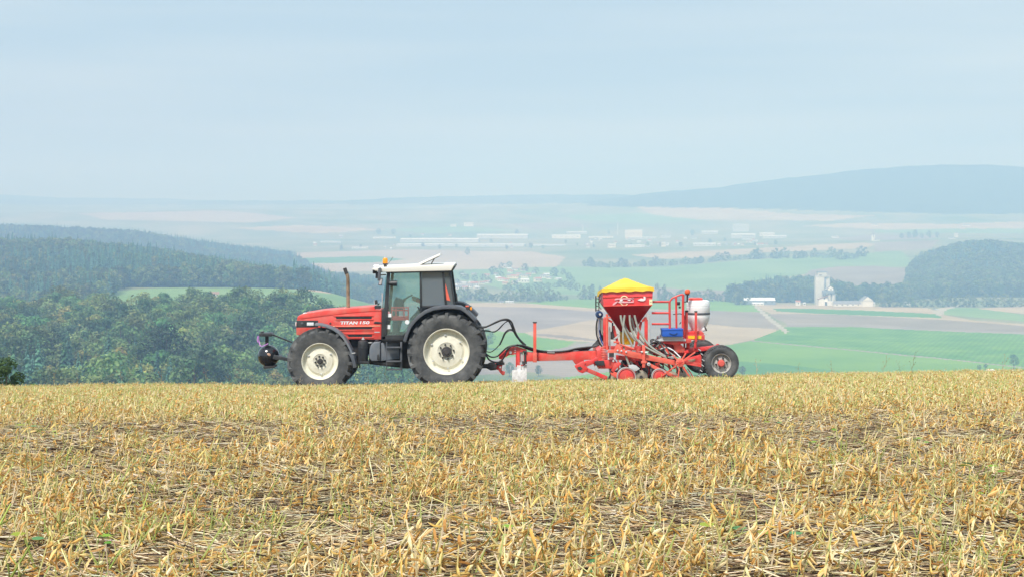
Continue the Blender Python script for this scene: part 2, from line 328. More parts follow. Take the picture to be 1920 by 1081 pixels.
# field outlines, photo positions on the terrain, later ones lie over earlier ones
FIELDS = [
 ('meadow_field', 'pgreen', [(840, 506), (1050, 500), (1250, 500), (1450, 484), (1610, 474), (1570, 500), (1380, 540), (1330, 552), (1000, 552), (850, 522)]),
 ('stubble_field', 'ptan', [(540, 474), (760, 468), (1000, 472), (1060, 482), (1045, 500), (850, 506), (560, 510)]),
 ('stubble_field', 'tan', [(1180, 478), (1400, 466), (1620, 455), (1645, 458), (1620, 466), (1460, 472), (1250, 486)]),
 ('ploughed_field', 'brown', [(1640, 455), (1760, 450), (1745, 466), (1690, 470), (1640, 472)]),
 ('meadow_field', 'pgreen', [(1600, 476), (1690, 470), (1720, 500), (1640, 500), (1570, 500)]),
 ('ploughed_field', 'brown', [(1520, 506), (1570, 500), (1640, 498), (1715, 505), (1790, 527), (1700, 540), (1560, 536), (1500, 524)]),
 ('stubble_field', 'tan', [(1190, 388), (1290, 384), (1500, 402), (1640, 404), (1560, 414), (1330, 412), (1240, 410)]),
 ('meadow_field', 'pgreen', [(1060, 404), (1200, 400), (1330, 414), (1200, 420), (1080, 412)]),
 ('meadow_field', 'pgreen', [(1640, 424), (1920, 426), (2400, 430), (2400, 442), (1900, 438), (1640, 436)]),
 ('stubble_field', 'ptan', [(140, 400), (420, 395), (560, 408), (470, 418), (200, 412)]),
 ('ploughed_field', 'brown', [(1200, 536), (1300, 543), (1400, 545), (1380, 560), (1230, 558)]),
 ('stubble_field', 'tan', [(430, 428), (560, 422), (720, 430), (600, 438)]),
 ('meadow_field', 'pgreen', [(720, 430), (860, 424), (960, 432), (800, 438)]),
 ('ploughed_field', 'brown', [(960, 420), (1060, 416), (1120, 424), (1000, 430)]),
 ('stubble_field', 'tan', [(1500, 424), (1600, 418), (1760, 420), (1900, 416), (2300, 420), (2300, 426), (1650, 430)]),
 ('ploughed_field', 'brown', [(1560, 446), (1640, 440), (1760, 442), (1740, 449), (1600, 452)]),
 ('meadow_field', 'dgreen', [(560, 484), (700, 480), (760, 486), (700, 492), (560, 494)]),
 # left terrace
 ('meadow_field', 'pgreen', [(120, 552), (300, 539.5), (540, 540), (620, 548), (725, 562), (760, 600), (600, 640), (200, 640)]),
 ('stubble_strip', 'tan', [(540, 538), (725, 556), (725, 561), (540, 541)]),
 # valley floor, centre
 ('meadow_field', 'lgreen', [(985, 568), (1030, 562), (1115, 559), (1330, 561), (1412, 569), (1426, 585), (1330, 581), (1110, 577), (1030, 571)]),
 ('stubble_strip', 'tan', [(748, 566), (985, 568), (1030, 571), (1110, 577), (1330, 581), (1330, 588), (1110, 583), (1000, 575), (748, 573)]),
 ('ploughed_field', 'dbrown', [(748, 573), (1000, 575), (1110, 583), (1330, 588), (1330, 604), (1100, 604), (1040, 612), (985, 623), (935, 620), (748, 616)]),
 ('stubble_field', 'tan', [(985, 623), (1040, 612), (1100, 600), (1200, 597), (1330, 604), (1330, 640), (1110, 640), (1080, 640), (1000, 630)]),
 ('ploughed_strip', 'brown', [(1005, 624), (1060, 628), (1120, 636), (1120, 640), (1060, 634), (1005, 627)]),
 ('meadow_field', 'lgreen', [(748, 616), (935, 620), (985, 623), (1000, 630), (1080, 640), (1060, 650), (990, 663), (935, 672), (748, 680)]),
 ('ploughed_field', 'dbrown', [(748, 680), (935, 672), (990, 663), (1060, 650), (1110, 640), (1200, 640), (1280, 650), (1200, 690), (1060, 706), (990, 696), (748, 712)]),
 ('ploughed_field', 'brown', [(1150, 581), (1330, 581), (1426, 585), (1450, 604), (1472, 620), (1440, 630), (1410, 638), (1365, 646), (1290, 652), (1230, 652)]),
 ('stubble_strip', 'tan', [(1330, 606), (1380, 612), (1450, 616), (1468, 621), (1436, 631), (1365, 646), (1290, 652), (1290, 622)]),
 # valley floor, right
 ('stubble_field', 'tan', [(1418, 570), (1560, 571.5), (1740, 577), (1770, 590), (1830, 600), (1920, 606), (2500, 640), (2500, 660), (1920, 612), (1700, 596), (1445, 588), (1430, 580)]),
 ('green_strip', 'dgreen', [(1450, 577.5), (1530, 578.5), (1640, 582), (1755, 588), (1768, 595), (1640, 591.5), (1520, 587), (1455, 583)]),
 ('ploughed_field', 'brown', [(1440, 588), (1560, 589), (1700, 595), (1800, 601), (1920, 610), (2500, 655), (2500, 668), (1920, 622), (1600, 607), (1475, 605), (1455, 597)]),
 ('meadow_field', 'pgreen', [(1760, 576), (1840, 577), (1920, 590), (2500, 630), (2500, 640), (1920, 602), (1770, 589)]),
 ('stubble_field', 'tan', [(1830, 578), (1920, 573), (2500, 575), (2500, 625), (1920, 588)]),
 ('dark_strip', 'dbrown', [(1475, 604.5), (1600, 607), (1920, 622), (2500, 668), (2500, 676), (1920, 627), (1600, 613), (1475, 613)]),
 ('green_crop_field', 'mgreen', [(1410, 638), (1475, 612), (1600, 612.5), (1920, 626), (2500, 674), (2500, 760), (1920, 688), (1740, 669), (1560, 652)]),
 ('green_crop_field', 'lgreen', [(1200, 655), (1290, 652), (1365, 646), (1410, 638), (1560, 652), (1740, 669), (1920, 688), (2500, 760), (2500, 900), (1000, 900), (1060, 706), (1200, 690)]),
 ('green_strip', 'dgreen', [(1250, 672), (1390, 676), (1480, 684), (1590, 697), (1700, 712), (1700, 740), (1200, 740)]),
 ('dirt_track', 'track', [(1411, 570), (1417, 570), (1429, 580), (1445, 594), (1479, 621), (1473, 625), (1440, 599), (1425, 585)]),
 ('country_road', 'track', [(1750, 582), (1762, 577), (1800, 571), (1806, 572), (1774, 580), (1766, 590), (1756, 590)]),
 # tractor lines across the crops
 ('dirt_track', 'dbrown', [(1408, 637.5), (1560, 651), (1740, 668), (1920, 687), (1920, 688.6), (1740, 669.6), (1560, 652.6), (1408, 639)]),
]
WOODS = [
 ('forest', [(-700, 2000), (-700, 585), (0, 575), (130, 570), (230, 590), (450, 590), (600, 605), (690, 640), (860, 700), (890, 2000)], 200, 860),
]
def in_poly(px, py, poly):
    inside = np.zeros(px.shape, bool); n = len(poly)
    for i in range(n):
        x0, y0 = poly[i]; x1, y1 = poly[(i + 1) % n]
        c = ((y0 > py) != (y1 > py)) & (px < (x1 - x0) * (py - y0) / ((y1 - y0) or 1e-9) + x0)
        inside ^= c
    return inside

def build_terrain():
    nd, nu = GZ.shape
    # cell centres as photo positions
    cx = (GX[:-1, :-1] + GX[1:, 1:]) / 2; cyy = (GY[:-1, :-1] + GY[1:, 1:]) / 2; cz = (GZ[:-1, :-1] + GZ[1:, 1:]) / 2
    D = cyy + CAM_D; pu = cx * FPX / D + 960; pv = HOR + (CAM_Z - cz) * FPX / D
    wob = 1.0 * vnoise(cx / 30, cyy / 60, 21)
    own = np.zeros(pu.shape, int)                     # 0 = base
    ids = {'base': 0, 'forest': 1, 'hill': 2, 'slope': 3}
    own[D < 330] = 3
    leftwood = (D > 250) & (D < 1000) & (pu < 880); own[leftwood] = 1
    own[(D > 1385) & (D < 3250) & (pu < np.interp(D, [1385, 1700, 2400, 3250], [640, 650, 700, 560]))] = 1
    own[(D > 2280) & (D < 3250) & (pu > np.interp(D, [2280, 2500, 3250], [1700, 1690, 1740]))] = 1
    own[(D > 5100) & (cz > np.interp(D, [5100, 5350, 6000], [-6, 12, 30]))] = 2
    lo = np.full(len(FIELDS), 1000.0)
    for k, (nm, mkey, poly) in enumerate(FIELDS):
        msk = in_poly(pu, pv + wob, poly) & (D > 900)
        if poly[0][0] < 730 and nm in ('meadow_field', 'stubble_strip') and poly[0][1] > 530: msk &= (D > 1000) & (D < 1420)
        elif poly[0][1] > 560: msk &= (D > 1050) & (D < 2300)
        elif poly[0][1] < 450: msk &= (D > 3800) & (own != 2)
        else: msk &= (D > 2300) & (own != 1)
        own[msk] = 10 + k
    V = np.stack([GX, GY, GZ], -1).reshape(-1, 3)
    idx = np.arange(nd * nu).reshape(nd, nu)
    quads = np.stack([idx[:-1, :-1], idx[:-1, 1:], idx[1:, 1:], idx[1:, :-1]], -1)
    def sub(mask, name, m):
        qd = quads[mask]
        if len(qd) == 0: return
        used, inv = np.unique(qd.ravel(), return_inverse=True)
        me = bpy.data.meshes.new(name); me.vertices.add(len(used)); me.vertices.foreach_set('co', V[used].ravel())
        n = len(qd); me.loops.add(n * 4); me.polygons.add(n)
        me.loops.foreach_set('vertex_index', inv.astype(np.int32)); me.polygons.foreach_set('loop_start', np.arange(n, dtype=np.int32) * 4)
        me.polygons.foreach_set('use_smooth', np.ones(n, bool)); me.update(calc_edges=True); me.validate()
        o = mesh_obj(name, me, m); tag(o, kind='structure'); return o
    sub(own == 0, 'valley_terrain', FM['base']); sub(own == 1, 'forest_floor', FM['forest']); sub(own == 2, 'far_hill', FM['hill']); sub(own == 3, 'hill_slope', FM['slope'])
    for k, (nm, mkey, poly) in enumerate(FIELDS): sub(own == 10 + k, nm, FM[mkey])
build_terrain()
bm = newbm(); bmesh.ops.create_circle(bm, cap_ends=True, radius=24000, segments=64)
bmesh.ops.translate(bm, verts=bm.verts, vec=(0, 0, -175)); o = mk('lowland', bm, FM['base'], smooth=0); tag(o, kind='structure')

# ------------------------------------------------------------------ the near field's soil
def soil_mat():
    m, t, b = nodes_of('field_soil'); b.inputs['Roughness'].default_value = .95; b.inputs['Specular IOR Level'].default_value = .1
    g = t.nodes.new('ShaderNodeNewGeometry')
    n = t.nodes.new('ShaderNodeTexNoise'); n.inputs['Scale'].default_value = 22; n.inputs['Detail'].default_value = 8; n.inputs['Roughness'].default_value = .7
    t.links.new(g.outputs['Position'], n.inputs['Vector'])
    rr = t.nodes.new('ShaderNodeValToRGB'); e = rr.color_ramp.elements
    e[0].position = .3; e[0].color = (.035, .024, .016, 1); e[1].position = .75; e[1].color = (.15, .10, .06, 1)
    t.links.new(n.outputs['Fac'], rr.inputs['Fac']); t.links.new(rr.outputs['Color'], b.inputs['Base Color'])
    bp = t.nodes.new('ShaderNodeBump'); bp.inputs['Distance'].default_value = .03; t.links.new(n.outputs['Fac'], bp.inputs['Height']); t.links.new(bp.outputs['Normal'], b.inputs['Normal'])
    return m
SOIL = soil_mat()
def build_field():
    xs = np.concatenate([np.linspace(-60, -16, 45), np.linspace(-15.6, 15.6, 157), np.linspace(16, 60, 45)]); ys = np.concatenate([np.linspace(-80, -36, 23), np.linspace(-35.7, 8, 220)])
    Xg, Yg = np.meshgrid(xs, ys); Zg = field_z(Xg, Yg)
    nx, ny = len(xs), len(ys); idx = np.arange(nx * ny).reshape(ny, nx)
    qd = np.stack([idx[:-1, :-1], idx[:-1, 1:], idx[1:, 1:], idx[1:, :-1]], -1).reshape(-1, 4)
    me = raw_mesh('field_ground', np.stack([Xg, Yg, Zg], -1).reshape(-1, 3).tolist(), qd.tolist())
    me.polygons.foreach_set('use_smooth', np.ones(len(me.polygons), bool))
    tag(mesh_obj('field_ground', me, SOIL), kind='structure')
build_field()
# ------------------------------------------------------------------ vegetation
def col_attr_mat(name, rough=.7, transl=.25, rand=0.0):
    m = bpy.data.materials.new(name); m.use_nodes = True; t = m.node_tree; b = t.nodes['Principled BSDF']; o = t.nodes['Material Output']
    b.inputs['Roughness'].default_value = rough; b.inputs['Specular IOR Level'].default_value = .25
    a = t.nodes.new('ShaderNodeAttribute'); a.attribute_name = 'col'; out = a.outputs['Color']
    if rand:
        oi = t.nodes.new('ShaderNodeObjectInfo'); hs = t.nodes.new('ShaderNodeHueSaturation')
        mr = t.nodes.new('ShaderNodeMapRange'); mr.inputs['To Min'].default_value = .5 - rand * .045; mr.inputs['To Max'].default_value = .5 + rand * .04
        mv = t.nodes.new('ShaderNodeMapRange'); mv.inputs['To Min'].default_value = 1 - rand * .2; mv.inputs['To Max'].default_value = 1 + rand * 1.2
        ml = t.nodes.new('ShaderNodeMath'); ml.operation = 'MULTIPLY'; ml.inputs[1].default_value = 7.31
        fr = t.nodes.new('ShaderNodeMath'); fr.operation = 'FRACT'
        t.links.new(oi.outputs['Random'], mr.inputs['Value']); t.links.new(oi.outputs['Random'], ml.inputs[0]); t.links.new(ml.outputs[0], fr.inputs[0]); t.links.new(fr.outputs[0], mv.inputs['Value'])
        t.links.new(mr.outputs[0], hs.inputs['Hue']); t.links.new(mv.outputs[0], hs.inputs['Value']); t.links.new(out, hs.inputs['Color']); out = hs.outputs['Color']
    t.links.new(out, b.inputs['Base Color'])
    if transl:
        tr = t.nodes.new('ShaderNodeBsdfTranslucent'); t.links.new(out, tr.inputs['Color'])
        ms = t.nodes.new('ShaderNodeMixShader'); ms.inputs[0].default_value = transl
        t.links.new(b.outputs[0], ms.inputs[1]); t.links.new(tr.outputs[0], ms.inputs[2]); t.links.new(ms.outputs[0], o.inputs['Surface'])
    return m
LEAF = col_attr_mat('tree_leaves', .75, .34, 1.0)
STRAW = col_attr_mat('straw', .75, .25)
BARK = mat('bark', (.11, .085, .065), .95, var=.35, scale=3)

class Soup:                               # many small faces with one colour each, joined into one mesh
    def __init__(s): s.v = []; s.f = []; s.c = []
    def face(s, pts, c):
        n = len(s.v); s.v += [tuple(p) for p in pts]; s.f.append(tuple(range(n, n + len(pts)))); s.c.append(c)
    def stick(s, a, b, r0, r1, c, sides=3):
        a, b = Vector(a), Vector(b); d = (b - a)
        if d.length < 1e-6: return
        d.normalize(); u = d.orthogonal().normalized(); w = d.cross(u); n = len(s.v)
        for p, r in ((a, r0), (b, r1)):
            for k in range(sides):
                t = 2 * math.pi * k / sides; s.v.append(tuple(p + (u * math.cos(t) + w * math.sin(t)) * r))
        for k in range(sides): s.f.append((n + k, n + (k + 1) % sides, n + sides + (k + 1) % sides, n + sides + k)); s.c.append(c)
    def pod(s, a, d, ln, r, c):
        a = Vector(a); d = Vector(d).normalized(); u = d.orthogonal().normalized(); w = d.cross(u); n = len(s.v); bend = u * ln * random.uniform(.05, .22)
        prof = [(0, .25), (.25, 1), (.55, .95), (.8, .8), (1, .1)]
        for t, rr in prof:
            cc = a + d * ln * t + bend * math.sin(math.pi * t)
            for k in range(4):
                th = math.pi / 2 * k; s.v.append(tuple(cc + (u * math.cos(th) * .55 + w * math.sin(th)) * r * rr))
        for i in range(len(prof) - 1):
            for k in range(4): s.f.append((n + i * 4 + k, n + i * 4 + (k + 1) % 4, n + i * 4 + 4 + (k + 1) % 4, n + i * 4 + 4 + k)); s.c.append(c)
    def mesh(s, name, m, smooth=False):
        me = raw_mesh(name, s.v, s.f); at = me.attributes.new('col', 'FLOAT_COLOR', 'FACE')
        at.data.foreach_set('color', np.array([(*c, 1.0) for c in s.c], np.float32).ravel())
        if smooth: me.polygons.foreach_set('use_smooth', np.ones(len(me.polygons), bool))
        me.materials.append(m); return me

def jit(c, a=.15):
    k = 1 + random.uniform(-a, a); return tuple(max(0, x * k * (1 + random.uniform(-a, a) * .35)) for x in c)

def broadleaf(seed, H=18, n=1500, leaf=.85, base=(.075, .115, .04), tint=(.14, .16, .05), low=.28, wide=.38):
    """crown of leaf tufts on many lobes, with gaps; returns (crown mesh, trunk mesh)"""
    random.seed(seed); s = Soup(); tr = Soup()
    lobes = []; nl = random.randint(11, 16)
    for k in range(nl):
        t = (k + .5) / nl; h = H * (low + (0.93 - low) * t); prof = math.sin(math.pi * min(1, .12 + .82 * t)) ** .7
        ang = k * 2.399 + random.uniform(-.5, .5); rad = H * wide * prof * random.uniform(.45, .85) * (0 if k == nl - 1 else 1)
        lobes.append((Vector((math.cos(ang) * rad, math.sin(ang) * rad, h)), H * random.uniform(.11, .18) * (.7 + .4 * prof)))
    per = n // nl
    for c, r in lobes:
        mixf = random.random() ** 1.5
        lc = tuple(base[i] * (1 - mixf) + tint[i] * mixf for i in range(3))
        for _ in range(per):
            d = Vector((random.gauss(0, 1), random.gauss(0, 1), random.gauss(.25, 1))).normalized()
            p = c + Vector((d.x, d.y, d.z * .78)) * r * (random.uniform(.55, 1.08))
            nrm = (d + Vector((random.gauss(0, .45), random.gauss(0, .45), random.gauss(.2, .45)))).normalized()
            u = nrm.orthogonal().normalized(); w = nrm.cross(u); a = random.uniform(0, 6.28); u, w = u * math.cos(a) + w * math.sin(a), w * math.cos(a) - u * math.sin(a)
            z = leaf * random.uniform(.55, 1.15); cc = jit(lc, .3)
            s.face([p - u * z * .5 - w * z * .28, p + u * z * .12 - w * z * .5, p + u * z * .55 + w * z * .05, p + u * z * .05 + w * z * .48], cc)
    th = H * .72; bc = (.11, .085, .065); pr = Vector((0, 0, -1.0)); rr = H * .022
    for k in range(1, 6):
        p = Vector((random.uniform(-.2, .2) * k * .4, random.uniform(-.2, .2) * k * .4, th * k / 5)); tr.stick(pr, p, rr, rr * .8, bc, 6); pr = p; rr *= .8
    for c, r in lobes: 
        st = Vector((0, 0, max(H * .18, c.z * .62))); tr.stick(st, c, H * .009, H * .003, bc, 4)
    tm = tr.mesh('trunk', BARK); return s.mesh('crown', LEAF), tm

def conifer(seed, H=21, n=900, base=(.07, .15, .095)):
    random.seed(seed); s = Soup(); tr = Soup()
    tiers = 17
    for i in range(tiers):
        t = i / (tiers - 1); z = H * (.12 + .86 * t); rad = H * .17 * (1 - t) ** .85 + .25; k = max(6, int(n / tiers * (1.5 - t)) // 3)
        for _ in range(k):
            a = random.uniform(0, 6.28); d = Vector((math.cos(a), math.sin(a), 0)); rr = rad * random.uniform(.75, 1.12); wd = .35 + rad * .2; side = Vector((-d.y, d.x, 0)); cc = jit(base, .3)
            zz = z + random.uniform(-.5, .5); p0 = Vector((0, 0, zz + .3)) + d * rr * .12; p1 = Vector((0, 0, zz - rr * .28)) + d * rr * .65; p2 = Vector((0, 0, zz - rr * .48)) + d * rr
            s.face([p0, p1 - side * wd * .6, p2, p1 + side * wd * .6], cc)
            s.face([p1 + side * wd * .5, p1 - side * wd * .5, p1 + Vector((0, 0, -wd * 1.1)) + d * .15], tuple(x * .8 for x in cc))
    tr.stick((0, 0, -1), (0, 0, H * .97), H * .016, .04, (.11, .085, .065), 6)
    tm = tr.mesh('trunk', BARK); return s.mesh('crown', LEAF), tm

def pine(seed, H=20):
    c, t = broadleaf(seed, H, 1100, .8, (.04, .08, .045), (.055, .09, .05), .55, .22); return c, t

BROAD = [broadleaf(s, H, 1700, .8, b, t) for s, H, b, t in ((1, 18, (.09, .155, .055), (.17, .22, .065)), (2, 16, (.11, .16, .05), (.27, .27, .075)), (3, 19, (.07, .13, .055), (.12, .175, .065)), (4, 15, (.13, .17, .05), (.32, .27, .08)), (5, 17, (.085, .14, .06), (.16, .19, .08)), (6, 20, (.075, .125, .05), (.13, .17, .06)))]
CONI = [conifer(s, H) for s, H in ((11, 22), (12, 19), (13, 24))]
PINE = [pine(21), pine(22, 22)]
BROAD_LOW = [broadleaf(s, 17, 520, 1.5, low=.10, wide=w) for s, w in ((31, .36), (32, .42), (33, .34), (34, .46))]
HEDGE = [broadleaf(s, 17, 620, 1.5, low=.02, wide=w) for s, w in ((35, .62), (36, .74), (37, .55))]
CONI_LOW = [conifer(s, 21, 420) for s in (41, 42)]

def place_tree(name, kind, X, Y, scl, label, group, z=None, catname='tree', rz=None):
    crown, trunk = kind
    z = float(ground_z(X, Y)) if z is None else z
    r = thing(name, label, catname, (X, Y, z), group); r.scale = (scl * random.uniform(.9, 1.12), scl * random.uniform(.9, 1.12), scl); r.rotation_euler.z = random.uniform(0, 6.28) if rz is None else rz
    for nm, me in (('crown', crown), ('trunk', trunk)):
        o = bpy.data.objects.new(nm, me); COL.objects.link(o); o.parent = r
    return r

def instancer(name, protos, pts, scl, rot, idx, label, cat):
    """one uncountable mass: protos repeated over points"""
    pc = bpy.data.collections.new(name + '_shapes')
    for k, me in enumerate(protos):
        po = bpy.data.objects.new('%s_%02d' % (name, k), me); pc.objects.link(po)
    me = bpy.data.meshes.new(name); n = len(pts); me.vertices.add(n); me.vertices.foreach_set('co', np.asarray(pts, np.float32).ravel())
    for an, ty, dat in (('scl', 'FLOAT', scl), ('rotz', 'FLOAT_VECTOR', rot), ('pick', 'INT', idx)):
        a = me.attributes.new(an, ty, 'POINT'); a.data.foreach_set('vector' if ty == 'FLOAT_VECTOR' else 'value', np.asarray(dat, np.int32 if ty == 'INT' else np.float32).ravel())
    o = mesh_obj(name, me); tag(o, label, cat, kind='stuff')
    g = bpy.data.node_groups.new(name, 'GeometryNodeTree'); g.interface.new_socket('Geometry', in_out='INPUT', socket_type='NodeSocketGeometry'); g.interface.new_socket('Geometry', in_out='OUTPUT', socket_type='NodeSocketGeometry')
    N = g.nodes.new; gi, go, ip, ci = N('NodeGroupInput'), N('NodeGroupOutput'), N('GeometryNodeInstanceOnPoints'), N('GeometryNodeCollectionInfo')
    ci.inputs['Collection'].default_value = pc; ci.inputs['Separate Children'].default_value = True; ci.inputs['Reset Children'].default_value = True
    ip.inputs['Pick Instance'].default_value = True
    def attr(nm, ty):
        a = N('GeometryNodeInputNamedAttribute'); a.data_type = ty; a.inputs['Name'].default_value = nm; return [x for x in a.outputs if x.enabled and x.name == 'Attribute'][0]
    er = N('FunctionNodeEulerToRotation')
    g.links.new(gi.outputs[0], ip.inputs['Points']); g.links.new(ci.outputs[0], ip.inputs['Instance']); g.links.new(attr('scl', 'FLOAT'), ip.inputs['Scale'])
    g.links.new(attr('rotz', 'FLOAT_VECTOR'), er.inputs[0]); g.links.new(er.outputs[0], ip.inputs['Rotation']); g.links.new(attr('pick', 'INT'), ip.inputs['Instance Index']); g.links.new(ip.outputs[0], go.inputs[0])
    md = o.modifiers.new('scatter', 'NODES'); md.node_group = g
    return o

# --- woods: candidate trees over the slopes
def scatter(u0, u1, d0, d1, cell, keep):
    out = []; rr = random.Random(int(u0 * 7 + d0))
    D = d0
    while D < d1:
        w = cell * FPX / D; u = u0
        while u < u1:
            uu, dd = u + rr.uniform(-.45, .45) * w, D + rr.uniform(-.45, .45) * cell
            if keep(uu, dd): out.append((uu, dd))
            u += w
        D += cell
    return out
random.seed(5)
near = scatter(-420, 880, 330, 860, 8.6, lambda u, d: u < np.interp(d, [330, 420, 500, 600, 700, 790, 860], [890, 885, 880, 870, 760, 640, 420]) and d < np.interp(u, [-500, 0, 130, 240, 300, 700], [860, 860, 850, 770, 775, 780]))
vis = []
for u, d in near:
    X, Y = (u - 960) * d / FPX, d - CAM_D; z = float(_interp(u, d)); top = HOR + (CAM_Z - z - 17) * FPX / d
    con = float(vnoise(np.array(X / 45), np.array(Y / 45), 31)) + random.uniform(-.12, .12) > (-.06 if d < 540 else .08) and d < 690
    vis.append((u, d, X, Y, z, top, con))
seen = [v for v in vis if -30 < v[0] < 900 and v[5] < 725]
random.shuffle(seen); seen.sort(key=lambda v: v[1])
own_b, own_c, rest = [], [], []
for v in vis:
    pass
pick = set()
for v in seen:
    tgt = own_c if v[6] else own_b
    if len(tgt) < 290: tgt.append(v); pick.add(id(v))
rest = [v for v in vis if id(v) not in pick]
for v in own_b:
    k = random.choice(BROAD) if random.random() > .06 else random.choice(PINE)
    place_tree('broadleaf_tree', k, v[2], v[3], random.uniform(.85, 1.35), 'round-crowned green broadleaf tree in the near wood on the left slope', 'broadleaf trees of the near wood', v[4])
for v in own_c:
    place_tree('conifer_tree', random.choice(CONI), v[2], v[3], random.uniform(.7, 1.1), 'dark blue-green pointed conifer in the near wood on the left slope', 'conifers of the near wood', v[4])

fr = []
for v in rest: fr.append((v[2], v[3], v[4], random.uniform(.8, 1.3), (0, 1, 2, 3, 4, 5)[random.randrange(6)] if not v[6] else 6 + random.randrange(3)))
instancer('near_wood', [c for c, t in BROAD] + [c for c, t in CONI], [f[:3] for f in fr], [f[3] for f in fr], [(0, 0, random.uniform(0, 6.28)) for _ in fr], [f[4] for f in fr], 'rest of the mixed wood covering the left slope', 'wood')

def wood(name, label, cell, u0, u1, d0, d1, keep, s0, s1, coni):
    f = []
    for u, d in scatter(u0, u1, d0, d1, cell, keep):
        X, Y = (u - 960) * d / FPX, d - CAM_D; c = float(vnoise(np.array(X / 70), np.array(Y / 70), 41)) + random.uniform(-.15, .15) > coni
        f.append((X, Y, float(_interp(u, d)), random.uniform(s0, s1), 4 + random.randrange(2) if c else random.randrange(4)))
    instancer(name, [c for c, t in BROAD_LOW] + [c for c, t in CONI_LOW], [x[:3] for x in f], [x[3] for x in f], [(0, 0, random.uniform(0, 6.28)) for _ in f], [x[4] for x in f], label, 'wood')
wood('hillside_wood', 'dense dark wood on the hill behind the light green terrace', 8, -420, 640, 1392, 1950, lambda u, d: u < np.interp(d, [1392, 1500, 1700, 1950], [585, 640, 640, 560]), .85, 1.2, .16)
wood('hillside_wood', 'wood running down into the misty hollow at the far left', 8, -420, 260, 870, 1400, lambda u, d: u < np.interp(d, [870, 1050, 1200, 1400], [0, 110, 190, 240]), .75, 1.1, .1)
wood('ridge_wood', 'hazy blue wood along the far left ridge', 11, -300, 590, 2450, 3200, lambda u, d: u < np.interp(d, [2450, 2900, 3200], [600, 575, 540]), .85, 1.15, .12)
wood('valley_wood', 'hazy wood behind the tractor cab in the valley', 10, 560, 860, 1560, 2500, lambda u, d: u < np.interp(d, [1560, 1800, 2100, 2500], [600, 690, 760, 700]) and u > np.interp(d, [1560, 2500], [480, 560]), .7, 1.2, .25)
wood('knoll_wood', 'rounded dark wooded knoll at the right edge of the valley', 9, 1690, 2300, 2300, 3100, lambda u, d: u > np.interp(d, [2300, 2450, 2700, 2900, 3100], [1660, 1700, 1702, 1715, 1760]), .85, 1.15, .3)
wood('valley_wood', 'bushy wood behind the tall grain silo', 9, 1370, 1700, 2245, 2560, lambda u, d: (1395 < u < 1660 and d < np.interp(u, [1395, 1440, 1500, 1560, 1600, 1660], [2290, 2500, 2540, 2460, 2330, 2280])) or d < 2290, .85, 1.5, .35)

# --- free-standing trees and hedge trees, each its own
random.seed(15)
def tree_at(px, py, size, label, group=None, name='hedge_tree', lo=True, dmin=1000, kinds=None):
    p = ground_hit(px, py, dmin); D = p.y + CAM_D
    k = random.choice(kinds or (BROAD_LOW if lo else BROAD))
    return place_tree(name, k, p.x, p.y, size * D / FPX / 17.0, label, group, p.z)
hed = [(1092, 497), (1104, 498), (1116, 500), (1128, 499), (1140, 501), (1152, 500), (1163, 499), (1176, 500), (1190, 499), (1204, 498), (1217, 498), (1231, 496), (1246, 497), (1260, 496), (1276, 494), (1292, 494), (1306, 493), (1320, 491), (1336, 490), (1350, 488), (1366, 487), (1380, 486), (1395, 485), (1410, 485), (1424, 484), (1440, 483), (1456, 484), (1470, 482), (1486, 484), (1500, 483), (1514, 482), (1528, 481), (1545, 483), (1560, 482), (1578, 486), (1588, 484), (1600, 484), (1612, 480), (1624, 479)]
hed2 = hed + [((a[0] + b_[0]) / 2, (a[1] + b_[1]) / 2 + .5) for a, b_ in zip(hed, hed[1:])]
for i, (x, y) in enumerate(hed2): tree_at(x + random.uniform(-4, 4), y + 1, random.choice((8, 9, 11, 13, 15, 20)) * random.uniform(.85, 1.1), 'hazy tree in the long hedge line across the middle hillside', 'trees of the middle hedge line', dmin=2300, kinds=HEDGE)
belt = [(862, 563), (874, 560), (890, 561), (905, 562), (918, 560), (932, 563), (948, 561), (962, 562), (978, 562), (994, 561), (1010, 564), (1022, 562), (1036, 562), (1048, 561), (1062, 560), (1096, 559), (1108, 559), (1235, 561), (1250, 562), (1264, 560), (1280, 562), (1296, 561), (1312, 563), (1330, 562), (1346, 562), (1362, 563), (1378, 565)]
belt += [((a[0] + b_[0]) / 2, (a[1] + b_[1]) / 2) for a, b_ in zip(belt, belt[1:]) if b_[0] - a[0] < 30]
for i, (x, y) in enumerate(belt): tree_at(x + random.uniform(-3, 3), y + 2, random.choice((9, 12, 15, 19, 25)) * random.uniform(.85, 1.1), 'green tree in the row edging the ploughed valley fields', 'trees along the valley field edge', dmin=1900, kinds=HEDGE)
for x, y, s, lb in ((877, 478, 14, 'lone round tree on the pale stubble slope above the cab'), (915, 655, 34, 'bushy tree just right of the big rear tractor tyre'), (1901, 691, 27, 'round tree at the right edge beside the green crop'), (1931, 690, 20, 'smaller tree beside the round one at the right edge'), (955, 706, 24, 'small tree left of the white jack foot under the drawbar'), (1010, 705, 18, 'small tree right of the white jack foot under the drawbar'), (1392, 706, 20, 'low bush behind the rear tyre of the seed drill'), (1836, 695, 11, 'small shrub at the crest left of the little white roof'), (1848, 692, 10, 'small shrub touching the little white roof')):
    tree_at(x, y, s, lb, name='lone_tree', lo=(y < 500), dmin=1000)
for x, y in ((1095, 545), (1110, 546), (1125, 545), (1232, 543), (1246, 544), (1690, 447), (1704, 447), (1716, 446), (1728, 447), (1742, 446), (1757, 446)): tree_at(x, y, random.uniform(9, 16), 'small hazy tree in a short row on the far slope', 'far field trees', dmin=2300)
rowsilo = [1380, 1394, 1650, 1662, 1676, 1690, 1704, 1718, 1732, 1748, 1764, 1780, 1796, 1812, 1828, 1846, 1864, 1882, 1900, 1916]
